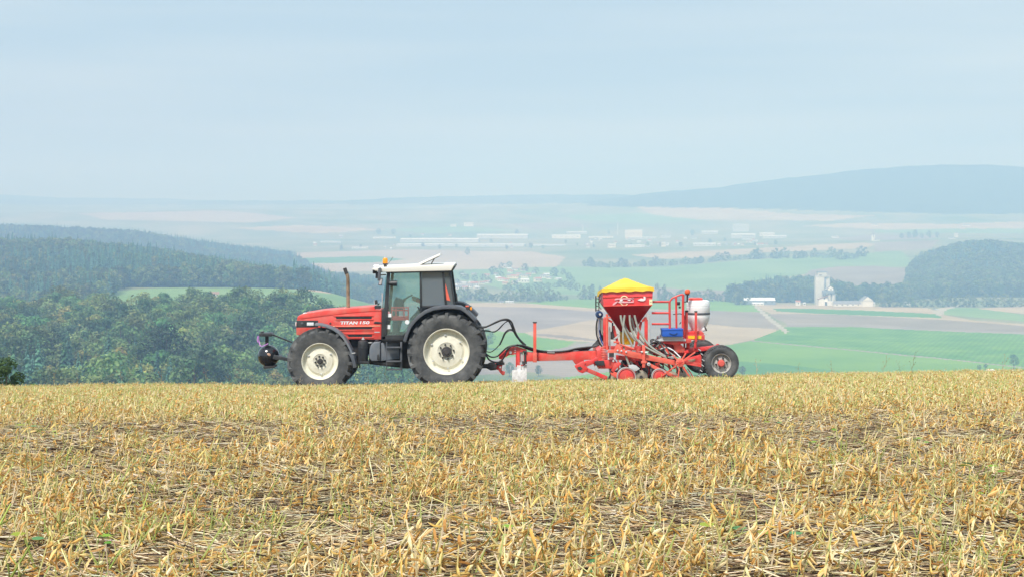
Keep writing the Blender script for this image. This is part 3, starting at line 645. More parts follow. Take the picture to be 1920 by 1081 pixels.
for x in rowsilo: tree_at(x + random.uniform(-4, 4), 571 + (x > 1640) * 4, random.uniform(16, 30), 'tree in the dense row at the foot of the right-hand knoll', 'trees at the foot of the knoll', dmin=1900, kinds=HEDGE)
vil = [(845, 541), (858, 530), (868, 520), (876, 522), (890, 524), (905, 522), (916, 528), (926, 512), (938, 518), (946, 540), (955, 541), (965, 540), (977, 541), (990, 538), (1003, 540), (1015, 541), (1028, 538), (1040, 536), (1050, 535), (1062, 536), (1070, 540), (1082, 541), (1040, 515), (1056, 512), (1066, 520), (1072, 528), (1004, 510), (985, 505), (940, 502), (955, 500)]
for x, y in vil: tree_at(x, y + 3, random.uniform(9, 19), 'hazy tree among the white houses of the valley village', 'village trees', dmin=2200, kinds=HEDGE)
towns = [(640 + 30 * k + random.uniform(-12, 12), random.uniform(437, 470)) for k in range(28)]
for x, y in towns: tree_at(x, y, random.uniform(5, 11), 'faint hazy tree in the far town', 'trees of the far town', dmin=3700)

# --- dark bush close by on the left, at the rim of the field
random.seed(77); bush = broadleaf(78, 2.6, 2600, .11, (.03, .09, .035), (.06, .14, .04), .02, .42)
b0 = ground_z(-14.9, 10.5)
place_tree('rim_bush', bush, -14.95, 10.5, .74, 'dark green leafy bush at the left edge on the rim of the field', None, float(b0) - .1, 'bush', 0)
bush2 = broadleaf(79, 1.6, 900, .10, (.07, .13, .03), (.12, .17, .04), .02, .5)
place_tree('rim_bush', bush2, -13.9, 9.6, .62, 'small light green bush beside the dark one on the rim', None, float(ground_z(-13.9, 9.6)) - .05, 'bush', 0)

# --- soya stubble: upright stems with pods, chopped straw on the soil
PODC = [(.82, .57, .20), (.86, .65, .29), (.74, .43, .12), (.90, .76, .46), (.80, .58, .25), (.60, .34, .10)]
STEMC = [(.72, .63, .27), (.58, .60, .23), (.80, .68, .36), (.47, .53, .18), (.87, .76, .48)]
STRC = [(.82, .69, .44), (.92, .84, .65), (.66, .50, .29), (.42, .30, .17), (.84, .68, .40), (.20, .13, .08), (.09, .06, .045), (.86, .76, .53), (.15, .10, .07)]
def patch(seed, size, plants, straws, hmin, hmax, pods, fat=1.0, stempal=STEMC, straw_h=.05):
    random.seed(seed); s = Soup()
    for _ in range(straws):
        p = Vector((random.uniform(-.5, .5) * size, random.uniform(-.5, .5) * size, random.uniform(.0, straw_h))); a = random.gauss(0, .75); l = random.uniform(.06, .32); til = random.gauss(0, .12)
        d = Vector((math.cos(a), math.sin(a) * .8, til)) * l; r = random.uniform(.0013, .0032) * fat
        s.stick(p - d / 2, p + d / 2, r, r * .8, jit(random.choice(STRC), .2))
    for _ in range(int(straws * .12)):        # shed pods and leaf scraps on the ground
        p = Vector((random.uniform(-.5, .5) * size, random.uniform(-.5, .5) * size, random.uniform(.01, .04))); s.pod(p, (random.gauss(0, 1), random.gauss(0, 1), random.gauss(0, .2)), random.uniform(.03, .055), .0055 * fat, jit(random.choice(PODC), .2))
    for _ in range(plants):
        p = Vector((random.uniform(-.5, .5) * size, random.uniform(-.5, .5) * size, -.01)); h = random.uniform(hmin, hmax); lean = Vector((random.gauss(.16, .26), random.gauss(0, .25), 1)).normalized()
        top = p + lean * h; sc = jit(random.choice(stempal), .2); r = random.uniform(.002, .0036) * fat
        s.stick(p, top, r * 1.25, r * .8, sc, 4)
        for b in range(random.randint(0, 2)):
            q0 = p + lean * h * random.uniform(.25, .7); e = q0 + Vector((random.gauss(0, .05), random.gauss(0, .05), random.uniform(.03, .09))); s.stick(q0, e, r * .7, r * .5, jit(sc, .15))
        for b in range(random.randint(pods // 4, pods)):
            q0 = p + lean * h * random.uniform(.35, 1.0); d = Vector((random.gauss(0, .55), random.gauss(0, .55), random.uniform(-1.1, .25)))
            s.pod(q0, d, random.uniform(.038, .066), random.uniform(.0040, .0060) * fat, jit(random.choice(PODC), .2))
        if random.random() < .12:              # dry leaf scrap
            q0 = p + lean * h * random.uniform(.2, .9); u = Vector((random.gauss(0, 1), random.gauss(0, 1), random.gauss(0, .6))).normalized(); w = u.orthogonal().normalized(); z = random.uniform(.008, .018)
            s.face([q0, q0 + u * z + w * z * .5, q0 + u * z * 2, q0 + u * z - w * z * .5], jit(random.choice(PODC + [(.4, .25, .1)]), .25))
    return s
def green_leaf_patch(seed):
    random.seed(seed); s = Soup()
    for _ in range(random.randint(2, 5)):
        p = Vector((random.uniform(-.06, .06), random.uniform(-.06, .06), 0)); a = random.uniform(0, 6.28); t = p + Vector((math.cos(a) * .04, math.sin(a) * .04, random.uniform(.04, .10))); c = jit(random.choice([(.12, .28, .04), (.22, .36, .05), (.10, .24, .10), (.36, .42, .06)]), .2)
        s.stick(p, t, .0015, .001, c); u = Vector((math.cos(a), math.sin(a), random.uniform(-.4, .5))).normalized(); w = Vector((-u.y, u.x, .2)).normalized(); z = random.uniform(.02, .036)
        s.face([t, t + u * z * .5 + w * z * .62, t + u * z * 1.2 + w * z * .6, t + u * z * 1.9, t + u * z * 1.2 - w * z * .6, t + u * z * .5 - w * z * .62], c)
    return s
P = .6
P_STAND = [patch(100 + k, P, 24, 120, .10, .25, 12) for k in range(6)]
P_THIN = [patch(120 + k, P, 12, 190, .08, .23, 10) for k in range(6)]
P_LITTER = [patch(140 + k, P, 6, 310, .05, .17, 6, straw_h=.05) for k in range(5)]
P_FAR = [patch(160 + k, P, 36, 80, .09, .20, 4, 1.3) for k in range(6)]
P_GREEN = [patch(180 + k, P, 18, 80, .09, .24, 3, 1.1, [(.34, .44, .10), (.44, .50, .14), (.52, .52, .18)]) for k in range(3)]
P_LEAF = [green_leaf_patch(200 + k) for k in range(4)]
PROTOS = [x.mesh('stubble', STRAW) for x in P_STAND + P_THIN + P_LITTER + P_FAR + P_GREEN + P_LEAF]
O_STAND, O_THIN, O_LIT, O_FAR, O_GREEN, O_LEAF = 0, 6, 12, 17, 23, 26
def stubble():
    random.seed(9); pts, sc, ro, ix = [], [], [], []
    def add(X, Y, i, s=1.0, flip=True):
        e = .15; gx = float(field_z(X + e, Y) - field_z(X - e, Y)) / (2 * e); gy = float(field_z(X, Y + e) - field_z(X, Y - e)) / (2 * e)
        pts.append((X, Y, float(field_z(X, Y)) - .004)); sc.append(s); ro.append((math.atan(gy) , -math.atan(gx), random.uniform(-.45, .45))); ix.append(i)
    D = 4.6
    while D < 47:
        step = .42 if D < 24 else .40
        half = 1180 * D / FPX + 4.5; X = -half + random.uniform(0, .4)
        while X < half:
            x, d = X + random.uniform(-.14, .14), D + random.uniform(-.14, .14)
            nv = float(vnoise(np.array(x * .35), np.array(d * 1.1), 51)) * .9 + float(vnoise(np.array(x * 1.4), np.array(d * 1.8), 52)) * .6
            # drill rows run across the view: standing strips with straw between, closing up to an even stand farther off
            row = .5 + .5 * math.sin(2 * math.pi * (d - 1.2) / 1.55 + nv * 2.2)
            bare = min(1, math.exp(-((d - 14.6 - nv * 3) / 2.6) ** 2) * .85 + math.exp(-((d - 9.6 - nv * 2) / .7) ** 2) * .45)
            far = min(1, max(0, (d - 17.0 - nv * 2.5) / 3.0))
            stand = (row * .85 + nv * .75 - .06) * (1 - bare)
            if far > random.random(): i = O_FAR + random.randrange(6) if random.random() > .10 else O_GREEN + random.randrange(3)
            elif stand > .49: i = O_STAND + random.randrange(6) if random.random() > .16 else O_GREEN + random.randrange(3)
            elif stand > .20: i = O_THIN + random.randrange(6)
            else: i = O_LIT + random.randrange(5)
            hs = random.choice((.78, .9, 1.0, 1.1, 1.25)) * random.uniform(.95, 1.05) if d < 36 else random.uniform(.75, .98)
            if -7 < x < 6.5 and d > 39.8: hs *= .72                       # run over by the machine
            add(x, d - CAM_D, i, hs)
            if random.random() < (.085 if d < 16 else .02): add(x, d - CAM_D, O_LEAF + random.randrange(4), random.uniform(.8, 1.4))
            X += step
        D += step
    instancer('soya_stubble', PROTOS, pts, sc, ro, ix, 'golden soya stubble with dry pods and chopped straw covering the field', 'stubble')
stubble()
# tall dry weeds on the rim
def weed(seed, H):
    random.seed(seed); s = Soup(); c = random.choice([(.45, .30, .18), (.6, .5, .33), (.3, .2, .13)]); p = Vector((0, 0, 0)); ln = Vector((random.uniform(-.35, .35), random.uniform(-.2, .2), 1)).normalized(); pv = p
    for k in range(1, 6):
        n = ln * H * k / 5 + Vector((random.gauss(0, .012), random.gauss(0, .012), 0)); s.stick(pv, n, .005 - .0006 * k, .0045 - .0006 * k, jit(c, .1), 4); pv = n
        if k > 1:
            for _ in range(2):
                e = n + Vector((random.gauss(0, .05), random.gauss(0, .05), random.uniform(.02, .1))); s.stick(n, e, .002, .001, c); s.pod(e, (random.gauss(0, 1), random.gauss(0, 1), .5), .03, .006, jit(c, .2))
    return s.mesh('dry_weed', STRAW)
WEEDS = [weed(300 + k, random.uniform(.28, .46)) for k in range(6)]
random.seed(33)
for px in (100, 148, 232, 300, 365, 388, 430, 470, 560, 690, 725, 748, 1118, 1420, 1498, 1560, 1655, 1690, 1712, 1880):
    Y = random.uniform(-1.5, 2.5) if px < 500 or px > 1400 else random.uniform(-2.0, -.8); X = (px - 960) * (Y + CAM_D) / FPX
    o = mesh_obj('dry_weed', random.choice(WEEDS)); o.location = (X, Y, float(field_z(X, Y)) - .01); o.rotation_euler.z = random.uniform(0, 6.28); s = random.uniform(.8, 1.25); o.scale = (s, s, s)
    tag(o, 'thin dry brown weed stalk sticking up above the stubble at the rim', 'weed', 'dry weeds on the field rim')
# ------------------------------------------------------------------ machine materials
RED = mat('tractor_red_paint', (.82, .078, .064), .42, var=.10, scale=2.5, dirt=(.55, .33, .25), dirt_amt=.5, dirt_scale=3.6, coat=.12)
RED_D = mat('drill_red_paint', (.76, .045, .045), .48, var=.16, scale=4, dirt=(.42, .24, .17), dirt_amt=.5, dirt_scale=6, coat=.15)
RED_O = mat('drill_orange_red_paint', (.84, .12, .08), .5, var=.16, scale=4, dirt=(.5, .3, .22), dirt_amt=.5, dirt_scale=6, coat=.1)
CREAM = mat('cream_wheel_paint', (.81, .79, .67), .45, var=.05, scale=4, dirt=(.50, .43, .31), dirt_amt=.4, dirt_scale=6)
ROOFW = mat('roof_off_white', (.83, .81, .75), .4, var=.04, scale=3, dirt=(.5, .46, .38), dirt_amt=.2)
RUBBER = mat('tyre_rubber', (.06, .063, .066), .82, var=.25, scale=7, dirt=(.19, .19, .185), dirt_amt=.75, dirt_scale=3.2, bump=.3, bump_scale=30)
RUBBER2 = mat('tyre_lug_rubber', (.05, .05, .05), .85, var=.3, scale=9, dirt=(.20, .175, .14), dirt_amt=.5, dirt_scale=7)
BLACK = mat('black_paint', (.03, .033, .038), .42, var=.2, scale=5, dirt=(.16, .15, .14), dirt_amt=.3)
IRON = mat('dark_cast_iron', (.035, .035, .037), .7, var=.3, scale=8, dirt=(.12, .10, .085), dirt_amt=.5, dirt_scale=5)
GREYP = mat('grey_blue_plastic', (.14, .165, .20), .55, var=.12, scale=4, dirt=(.27, .26, .25), dirt_amt=.5, dirt_scale=5)
DGREY = mat('dark_grey_plastic', (.085, .095, .115), .5, var=.12, scale=4, dirt=(.22, .21, .2), dirt_amt=.35)
STEEL = mat('worn_steel', (.52, .52, .52), .38, metal=.85, var=.2, scale=10, dirt=(.35, .27, .2), dirt_amt=.35)
PALE = mat('pale_galvanised', (.62, .64, .65), .5, metal=.3, var=.12, scale=9)
EXH = mat('heat_stained_exhaust', (.42, .31, .22), .45, metal=.6, var=.3, scale=5, dirt=(.18, .11, .07), dirt_amt=.6, dirt_scale=8)
WHITE = mat('white_plastic', (.86, .88, .90), .42, var=.04, scale=4, dirt=(.6, .58, .52), dirt_amt=.2)
WPAINT = mat('chipped_white_paint', (.86, .86, .86), .5, var=.05, scale=5, dirt=(.25, .22, .2), dirt_amt=.5, dirt_scale=14)
YEL = mat('yellow_tarpaulin', (.86, .54, .03), .65, var=.10, scale=3, dirt=(.78, .56, .12), dirt_amt=.5, dirt_scale=3, bump=.25, bump_scale=6)
YELB = mat('yellow_plastic', (.88, .60, .02), .5, var=.08, scale=6)
BLUE = mat('blue_plastic', (.025, .12, .55), .45, var=.1, scale=6)
NAVY = mat('navy_fan_paint', (.02, .05, .14), .4, var=.15, scale=8)
HOSEG = mat('grey_green_hose', (.36, .39, .35), .5, var=.15, scale=12, dirt=(.32, .27, .2), dirt_amt=.4, dirt_scale=9)
HOSEB = mat('black_hose', (.018, .018, .02), .45, var=.2, scale=10)
PURPLE = mat('purple_ribbon', (.52, .24, .62), .7, var=.15, scale=8)
ORANGE = mat('amber_lens', (.95, .34, .02), .25, var=.05, scale=8)
LENS = mat('lamp_lens', (.80, .82, .84), .15, var=.05, scale=20)
REDLENS = mat('red_reflector', (.85, .16, .10), .35, var=.05, scale=20)
SKIN = mat('skin', (.62, .38, .28), .6, var=.05); REDCLOTH = mat('red_cloth', (.5, .05, .06), .85, var=.15, scale=20); JEAN = mat('dark_cloth', (.04, .05, .09), .9, var=.15); HAIR = mat('brown_hair', (.06, .04, .025), .7, var=.2)
SEATC = mat('seat_fabric', (.05, .055, .06), .9, var=.2)
GLASS = glass_mat('tinted_cab_glass', (.86, .97, .97), .10, .02, .10, (.45, .66, .68))
DARKGLASS = glass_mat('slate_glass', (.35, .40, .42), .12, .05, .80, (.17, .215, .26))  # panes with a mostly opaque slate colour over a see-through tint
SLATE2 = glass_mat('slate_glass_narrow', (.4, .46, .48), .10, .05, .65, (.15, .19, .22))
PINK = mat('pink_sticker', (.85, .42, .45), .5, var=.03)

def bar(bm, a, b, Y, w, h, bev=.006, Y2=None):
    return add_bar(bm, q(a[0], a[1], Y), q(b[0], b[1], Y if Y2 is None else Y2), w, h, bev)
def part(name, m, parent, fn, smooth=35):
    b = newbm(); fn(b); return mk(name, b, m, parent, smooth)
def M(px, Y=0): return px * (CAM_D + Y) / FPX

def text_mesh(name, body, height, width, m, parent, pos, extrude=.003, bold=.0, shear=0.0, align='LEFT'):
    cu = bpy.data.curves.new(name, 'FONT'); cu.body = body; cu.size = 1.0; cu.extrude = extrude; cu.offset = bold; cu.shear = shear
    ob = bpy.data.objects.new(name, cu); COL.objects.link(ob); dg = bpy.context.evaluated_depsgraph_get(); dg.update()
    me = bpy.data.meshes.new_from_object(ob.evaluated_get(dg)); bpy.data.objects.remove(ob)
    co = np.zeros(len(me.vertices) * 3, np.float32); me.vertices.foreach_get('co', co); co = co.reshape(-1, 3)
    mn, mxx = co.min(0), co.max(0); sx = width / (mxx[0] - mn[0]); sy = height / (mxx[1] - mn[1])
    out = np.stack([(co[:, 0] - mn[0]) * sx + pos[0], pos[1] - co[:, 2], (co[:, 1] - mn[1]) * sy + pos[2]], -1)
    me.vertices.foreach_set('co', out.astype(np.float32).ravel()); me.materials.clear(); me.update()
    return mesh_obj(name, me, m, parent)

def make_wheel(parent, name, cpx, cpy, Rpx, rimpx, Yc, w, nlug, rim_m, hub_r, bolt_r, nb, hub_m, style='tractor'):
    """Yc: mid-plane; the outer face looks towards -Y"""
    c = q(cpx, cpy, Yc - w / 2); Rw = M(Rpx, Yc - w / 2); rr = M(rimpx, Yc - w / 2); c.y = Yc
    b = newbm(); h = w / 2
    add_lathe(b, [(rr * 1.0, -h * .80), (rr * .985, -h * .86), (rr * .955, -h * .84), (rr * .925, -h * .50), (rr * .88, -h * .36), (rr * .76, -h * .33), (rr * .70, -h * .42), (rr * .66, -h * .50), (rr * .40, -h * .58), (rr * .34, -h * .52), (0, -h * .50)], seg=56, cap=False)
    wh = mk(name, b, rim_m, parent, 30, c)
    b = newbm()
    for s in (-1, 1): pass
    dep = .055 if style == 'tractor' else .018
    prof = [(rr * .93, -h * .55), (rr * 1.0, -h * .82), (rr + (Rw - rr) * .16, -h * .90), (rr + (Rw - rr) * .45, -h * 1.0), (rr + (Rw - rr) * .70, -h * .97), (Rw - dep * 1.5, -h * .86), (Rw - dep, -h * .60), (Rw - dep * .9, 0)]
    prof = prof + [(r, -y) for r, y in prof[::-1][1:]]
    add_lathe(b, prof, seg=72, cap=False)
    if style == 'tractor':
        for s in (-1, 1):
            for k in range(nlug):
                a0 = 2 * math.pi * (k + (.5 if s > 0 else 0)) / nlug; rings = []
                for t in (0, .35, .7, 1.0, 1.12, 1.25):
                    tt = min(t, 1); y = s * (.015 + tt * (h * .93 - .015)); a = a0 + .30 * tt ** .9 * (.75 / Rw); hw = (.026 + .012 * tt) / Rw
                    top = Rw - .012 * tt ** 2 - (.035 if t == 1.12 else .085 if t == 1.25 else 0); bot = Rw - dep - .03 - (.03 if t > .8 else 0) - (.07 if t > 1.2 else 0)
                    if t > 1: y = s * h * (.97 if t < 1.2 else 1.0)
                    rings.append([b.verts.new((r_ * math.cos(aa), y, r_ * math.sin(aa))) for r_, aa in ((bot, a - hw * 1.25), (top, a - hw), (top, a + hw), (bot, a + hw * 1.25))])
                for i in range(len(rings) - 1):
                    for j in range(4): b.faces.new((rings[i][j], rings[i][(j + 1) % 4], rings[i + 1][(j + 1) % 4], rings[i + 1][j]))
                b.faces.new(rings[0]); b.faces.new(rings[-1][::-1])
    else:                                  # block-tread implement tyre
        for row in (-.72, -.24, .24, .72):
            for k in range(nlug):
                a = 2 * math.pi * (k + (.5 if row in (-.24, .72) else 0)) / nlug; hw = math.pi / nlug * .74; vs = []
                for r_ in (Rw - dep * 1.6, Rw - (.008 if abs(row) > .5 else 0)):
                    for y, aa in ((row - .2, -hw), (row + .2, -hw), (row + .2, hw), (row - .2, hw)): vs.append(b.verts.new((r_ * math.cos(a + aa), y * h, r_ * math.sin(a + aa))))
                b.faces.new(vs[4:]); 
                for j in range(4): b.faces.new((vs[j], vs[(j + 1) % 4], vs[4 + (j + 1) % 4], vs[4 + j]))
    mk('tyre', b, RUBBER, wh, 30)
    b = newbm(); add_lathe(b, [(hub_r * 1.0, -h * .45), (hub_r, -h * .74), (hub_r * .92, -h * .80), (hub_r * .6, -h * .80), (hub_r * .5, -h * .86), (0, -h * .86)], seg=28); mk('hub', b, hub_m, wh, 30)
    b = newbm(); add_lathe(b, [(.017, -.02), (.017, .012), (0, .012)][::-1] if False else [(.022, .02), (.022, -.03), (.013, -.045), (0, -.045)], seg=8); bme = None
    for k in range(nb):
        a = 2 * math.pi * k / nb + .2
        if bme is None:
            o = mk('bolt', b, IRON, wh, 30, (bolt_r * math.cos(a), -h * .56, bolt_r * math.sin(a))); bme = o.data
        else: mesh_obj('bolt', bme, None, wh, (bolt_r * math.cos(a), -h * .60, bolt_r * math.sin(a)))
    return wh
def far_copy(wh, yc, dx=0.0):
    c = copy_tree(wh); c.location = (wh.location.x + dx, yc, wh.location.z); c.rotation_euler = (0, 0, math.pi)
    # turned about the upright axis, so its outer face looks away
    return c

# ------------------------------------------------------------------ tractor
HY = .77                                  # near face of the hood
gz0 = float(field_z(-3, 1.1))
TR = thing('tractor', 'red tractor with white cab roof and cream wheels at the crest of the stubble field', 'tractor', (q(720, 730, 1.17).x, 1.17, gz0))
# hood
def f(b):
    prism(b, [(555.5, 627.5), (555.5, 613), (556, 600), (558, 596), (565, 595), (605, 590.5), (650, 585), (700, 581.2), (715.6, 580.8), (714.6, 635.5), (644, 635.5), (638.8, 631), (626.8, 624), (612, 619), (598, 617), (585, 619), (564, 627.5)], HY, HY, HY + .80, .018)
hood = part('hood', RED, TR, f)
def f(b):
    pts = [(557, 597.5), (558, 593), (561, 590.5), (571, 587), (605.5, 581.3), (650, 577.6), (680, 575.2), (701.7, 573.9), (703, 579.5), (715.6, 580.3), (715.6, 582.3), (700, 582.6), (650, 586.6), (605, 592), (565, 597.2)]
    prism(b, pts, HY, HY - .008, HY + .808, .03, 3)
part('bonnet', RED, hood, f)
part('crease', RED_D, hood, lambda b: prism(b, [(565, 597.2), (605, 592), (650, 586.6), (700, 582.6), (714, 582.2), (714, 582.9), (700, 583.3), (650, 587.3), (605, 592.8), (565, 598)], HY, HY - .003, HY + .01))
gp = part('headlight_panel', BLACK, hood, lambda b: prism(b, [(556.2, 599.6), (596.5, 600), (596.5, 612.4), (555.6, 613)], HY, HY - .006, HY + .806, .004))
tag(gp, 'black headlight band round the nose')
part('headlight', LENS, gp, lambda b: prism(b, rect(575.5, 603.6, 588.2, 609.4), HY, HY - .014, HY + .02, .004))
part('headlight', LENS, gp, lambda b: add_box(b, q(555.4, 606.5, HY + .2) + Vector((.0, 0, 0)), (.02, .16, .09), .004))
part('headlight', LENS, gp, lambda b: add_box(b, q(555.4, 606.5, HY + .6) + Vector((.0, 0, 0)), (.02, .16, .09), .004))
part('indicator', DGREY, gp, lambda b: add_lathe(b, [(.028, 0), (.028, -.012), (.02, -.016), (0, -.016)], q(566.5, 605.5, HY - .004), 16))
for pts in ([(629.5, 592.8), (697, 592.2), (697, 597), (630.5, 597.4)], [(632, 612.6), (697.5, 612), (697.5, 616.2), (637, 616.8)], [(651, 626.3), (697.5, 625.8), (697.5, 630.6), (655, 631)]):
    v = part('vent', IRON, hood, lambda b: prism(b, pts, HY, HY - .002, HY + .03))
    for k in range(2):
        y0 = pts[0][1] + 1.2 + k * 1.7
        part('louvre', BLACK, v, lambda b: prism(b, rect(pts[0][0] + 1.5, y0, pts[1][0] - 1, y0 + .7), HY, HY - .006, HY + .01))
    part('vent_lip', RED, v, lambda b: prism(b, [(pts[0][0] - 5, pts[0][1] - 2), (pts[1][0] + 3, pts[1][1] - 1.6), (pts[1][0] + 3, pts[1][1] - .4), (pts[0][0] - 2, pts[0][1] - .4)], HY, HY - .016, HY + .01, .003))
    part('vent_sill', RED, v, lambda b: prism(b, [(pts[3][0] - 2, pts[3][1] + .5), (pts[2][0] + 3, pts[2][1] + .4), (pts[2][0] + 3, pts[2][1] + 2.2), (pts[3][0] + 1, pts[3][1] + 2.4)], HY, HY - .014, HY + .01, .003))
part('pinstripe', mat('cream_stripe', (.9, .62, .38), .5, var=.05), hood, lambda b: prism(b, [(624, 610.3), (713.5, 609.4), (713.5, 610.4), (624, 611.4)], HY, HY - .004, HY + .01))
part('grille_knob', IRON, hood, lambda b: add_lathe(b, [(.022, .0), (.022, -.012), (0, -.014)], q(619.5, 605.3, HY), 16))
for k in range(5): part('slash_mark', RED_D, hood, lambda b: prism(b, [(625 + k * 2.1, 602.8), (625.8 + k * 2.1, 602.8), (628 + k * 2.1, 607), (627.2 + k * 2.1, 607)], HY, HY - .003, HY + .01))
p0 = q(638.3, 607.2, HY); text_mesh('lettering', 'TITAN', M(5.8, HY), M(32.5, HY), WHITE, hood, (p0.x, HY - .003, p0.z), .002, .035, .12)
p0 = q(674.5, 606.8, HY); text_mesh('lettering', '150', M(5.8, HY), M(18.5, HY), WHITE, hood, (p0.x, HY - .003, p0.z), .002, .03, .12)
part('badge', PALE, hood, lambda b: prism(b, rect(702, 621, 712, 622.6), HY, HY - .004, HY + .01))
part('bonnet_latch', BLACK, hood, lambda b: prism(b, [(700.5, 604), (704, 602), (712, 602.6), (715, 603.4), (715, 605), (708, 606), (702, 605.4)], HY, HY - .012, HY + .01, .003))
part('nose_cap', WHITE, hood, lambda b: add_lathe(b, [(.06, 0), (.055, .02), (0, .03)], q(573, 587.2, 1.17), 16, 'Z'))
# chassis
def f(b):
    prism(b, [(560, 627), (640, 632), (716, 634), (716, 660), (660, 668), (575, 660), (560, 640)], .9, .92, 1.42, .02)
    prism(b, [(690, 634), (862, 610), (866, 668), (842, 690), (760, 690), (692, 682)], .85, .87, 1.47, .03)
ch = part('chassis', IRON, TR, f)
part('front_axle', IRON, ch, lambda b: (add_tube(b, [q(600, 677, .35) + Vector((0, 0, 0)), q(600, 677, .35) + Vector((0, 1.66, 0))], .09, 14), add_box(b, q(600, 668, 1.17), (.34, .5, .36), .03)))
part('rear_axle', IRON, ch, lambda b: add_tube(b, [q(837, 659, .3), q(837, 659, .3) + Vector((0, 1.75, 0))], .13, 16))
part('engine_filter', BLACK, ch, lambda b: (add_lathe(b, [(.118, -.26), (.122, -.24), (.122, .05), (.128, .055), (.128, .08), (.122, .085), (.122, .19), (.11, .23), (.06, .25), (0, .25)], q(680.5, 656.5, .72), 26, 'Z'), add_box(b, q(680, 678, .72), (.34, .3, .06), .01)))
part('filter_cap', PALE, ch, lambda b: (add_lathe(b, [(.04, 0), (.04, .02), (.015, .03), (.015, .06), (0, .06)], q(681, 635.8, .72), 14, 'Z'), add_lathe(b, [(.055, 0), (.055, .02), (0, .025)], q(694.5, 642.2, .78), 14, 'Z')))
part('stay', IRON, ch, lambda b: bar(b, (674, 676), (674.5, 689), .8, .03, .03))
def f(b):
    prism(b, [(692, 671), (692.5, 655), (695, 646), (700, 641), (706, 640), (713, 640.5), (713, 676), (697, 676.5)], .55, .55, 1.0, .03, 3)
ft = part('fuel_tank', GREYP, ch, f)
part('fuel_cap', BLACK, ft, lambda b: add_lathe(b, [(.05, 0), (.05, .05), (.03, .06), (0, .06)], q(707, 640.5, .7), 14, 'Z'))
part('tank_recess', BLACK, ft, lambda b: prism(b, [(707, 664), (711, 663), (712, 671), (711, 674.5), (707, 673)], .55, .543, .57, .004))
part('battery_box', GREYP, ch, lambda b: (prism(b, [(713.5, 643), (748, 641), (749, 672), (713.5, 676)], .58, .6, 1.0, .02), prism(b, [(727, 640), (747, 639.5), (747, 646), (727, 646)], .58, .56, .9, .015)))
part('sump_guard', IRON, ch, lambda b: prism(b, [(694, 677.5), (750, 677), (750, 684.5), (716, 684.5), (704, 682)], .62, .64, 1.4, .01))
def f(b):
    add_bar(b, q(752.2, 640, .38), q(752.2, 693, .38), .05, .05, .006); add_bar(b, q(725, 640, .38), q(725, 692, .38), .02, .02, .004)
    for y in (650, 676, 691.5): add_bar(b, q(725, y, .38), q(752, y, .38), .22, .022, .004)
part('step_ladder', DGREY, ch, f)
# exhaust
ex = part('exhaust_pipe', EXH, TR, lambda b: add_tube(b, smooth_path([q(652.8, 580, 1.05), q(652.6, 550, 1.05), q(652.3, 522, 1.05), q(650.6, 514.5, 1.05), q(648.3, 509.5, 1.05)], 4), .042, 18))
part('exhaust_tip', IRON, ex, lambda b: add_tube(b, smooth_path([q(650.2, 513.5, 1.05), q(648.2, 508.5, 1.05), q(646.2, 502.5, 1.05)], 4), .044, 18))
# bonnet lamp
wl = part('work_lamp', BLACK, TR, lambda b: (add_box(b, q(708.5, 575, .86), (.15, .1, .075), .01), add_bar(b, q(708, 571, .86), q(711.5, 568, .86), .03, .03, .005)))
part('lamp_glass', LENS, wl, lambda b: add_box(b, q(702.6, 565.8, .86), (.02, .1, .085), .004, Matrix.Rotation(R(-10), 3, 'Y')))
part('lamp_body', BLACK, wl, lambda b: add_box(b, q(705.2, 565.6, .86), (.07, .11, .1), .015, Matrix.Rotation(R(-10), 3, 'Y')))
part('bonnet_post', PALE, TR, lambda b: add_tube(b, [q(717.4, 577, 1.6), q(716.8, 549, 1.6)], .016, 8))
# fenders
def strip(b, outer, th, Y, y0, y1, bev=.006):
    pts = [Vector((x, 0, z)) for x, z in pz(outer, Y)]; inner = []
    for i, p in enumerate(pts):
        t = (pts[min(i + 1, len(pts) - 1)] - pts[max(i - 1, 0)]).normalized(); n = Vector((t.z, 0, -t.x)); inner.append(p + n * th)
    add_prism(b, [(p.x, p.z) for p in pts] + [(p.x, p.z) for p in inner[::-1]], y0, y1, bev)
FO = [(590, 606), (600, 606.6), (612, 609.6), (624, 614.2), (635, 621), (645, 631), (653, 643), (659.5, 656), (664, 669), (666, 680), (667, 687)]
ff = part('front_fender', GREYP, TR, lambda b: strip(b, FO, .045, .1, .08, .52))
part('front_fender', GREYP, TR, lambda b: strip(b, FO, .045, .1, 1.82, 2.26))
part('fender_flap', DGREY, ff, lambda b: strip(b, [(660, 661), (664.5, 671), (667, 680), (668, 688)], .075, .1, .07, .53))
part('fender_band', PALE, ff, lambda b: bar(b, (659.6, 661.5), (666.4, 660.6), .07, .02, .02))
part('fender_bracket', BLACK, ff, lambda b: add_bar(b, q(602, 612, .5), q(602, 618, .5) + Vector((0, .3, 0)), .04, .03))
RO = [(755.5, 638.5), (759, 627), (765, 612), (772, 602), (781, 592.5), (795, 582), (812, 575.2), (830, 572.6), (850, 572.2), (864, 574), (875, 580), (885, 589), (894, 598)]
rf = part('rear_fender', DGREY, TR, lambda b: strip(b, RO, .075, .02, .0, .56, .01))
part('rear_fender', DGREY, TR, lambda b: strip(b, RO, .075, .02, 1.78, 2.34, .01))
ARCH = [(757, 640), (760, 630), (768, 612), (782, 596), (797, 585), (814, 578), (832, 575.5), (850, 575), (864, 577.5), (876, 585), (888, 597), (880, 620), (840, 650), (780, 660)]
part('wheel_arch', IRON, TR, lambda b: prism(b, ARCH, .3, .60, .64))
part('wheel_arch', IRON, TR, lambda b: prism(b, ARCH, .3, 1.70, 1.74))
tl = part('tail_lamp', BLACK, TR, lambda b: add_box(b, q(879, 576, .2), (.13, .2, .09), .012))
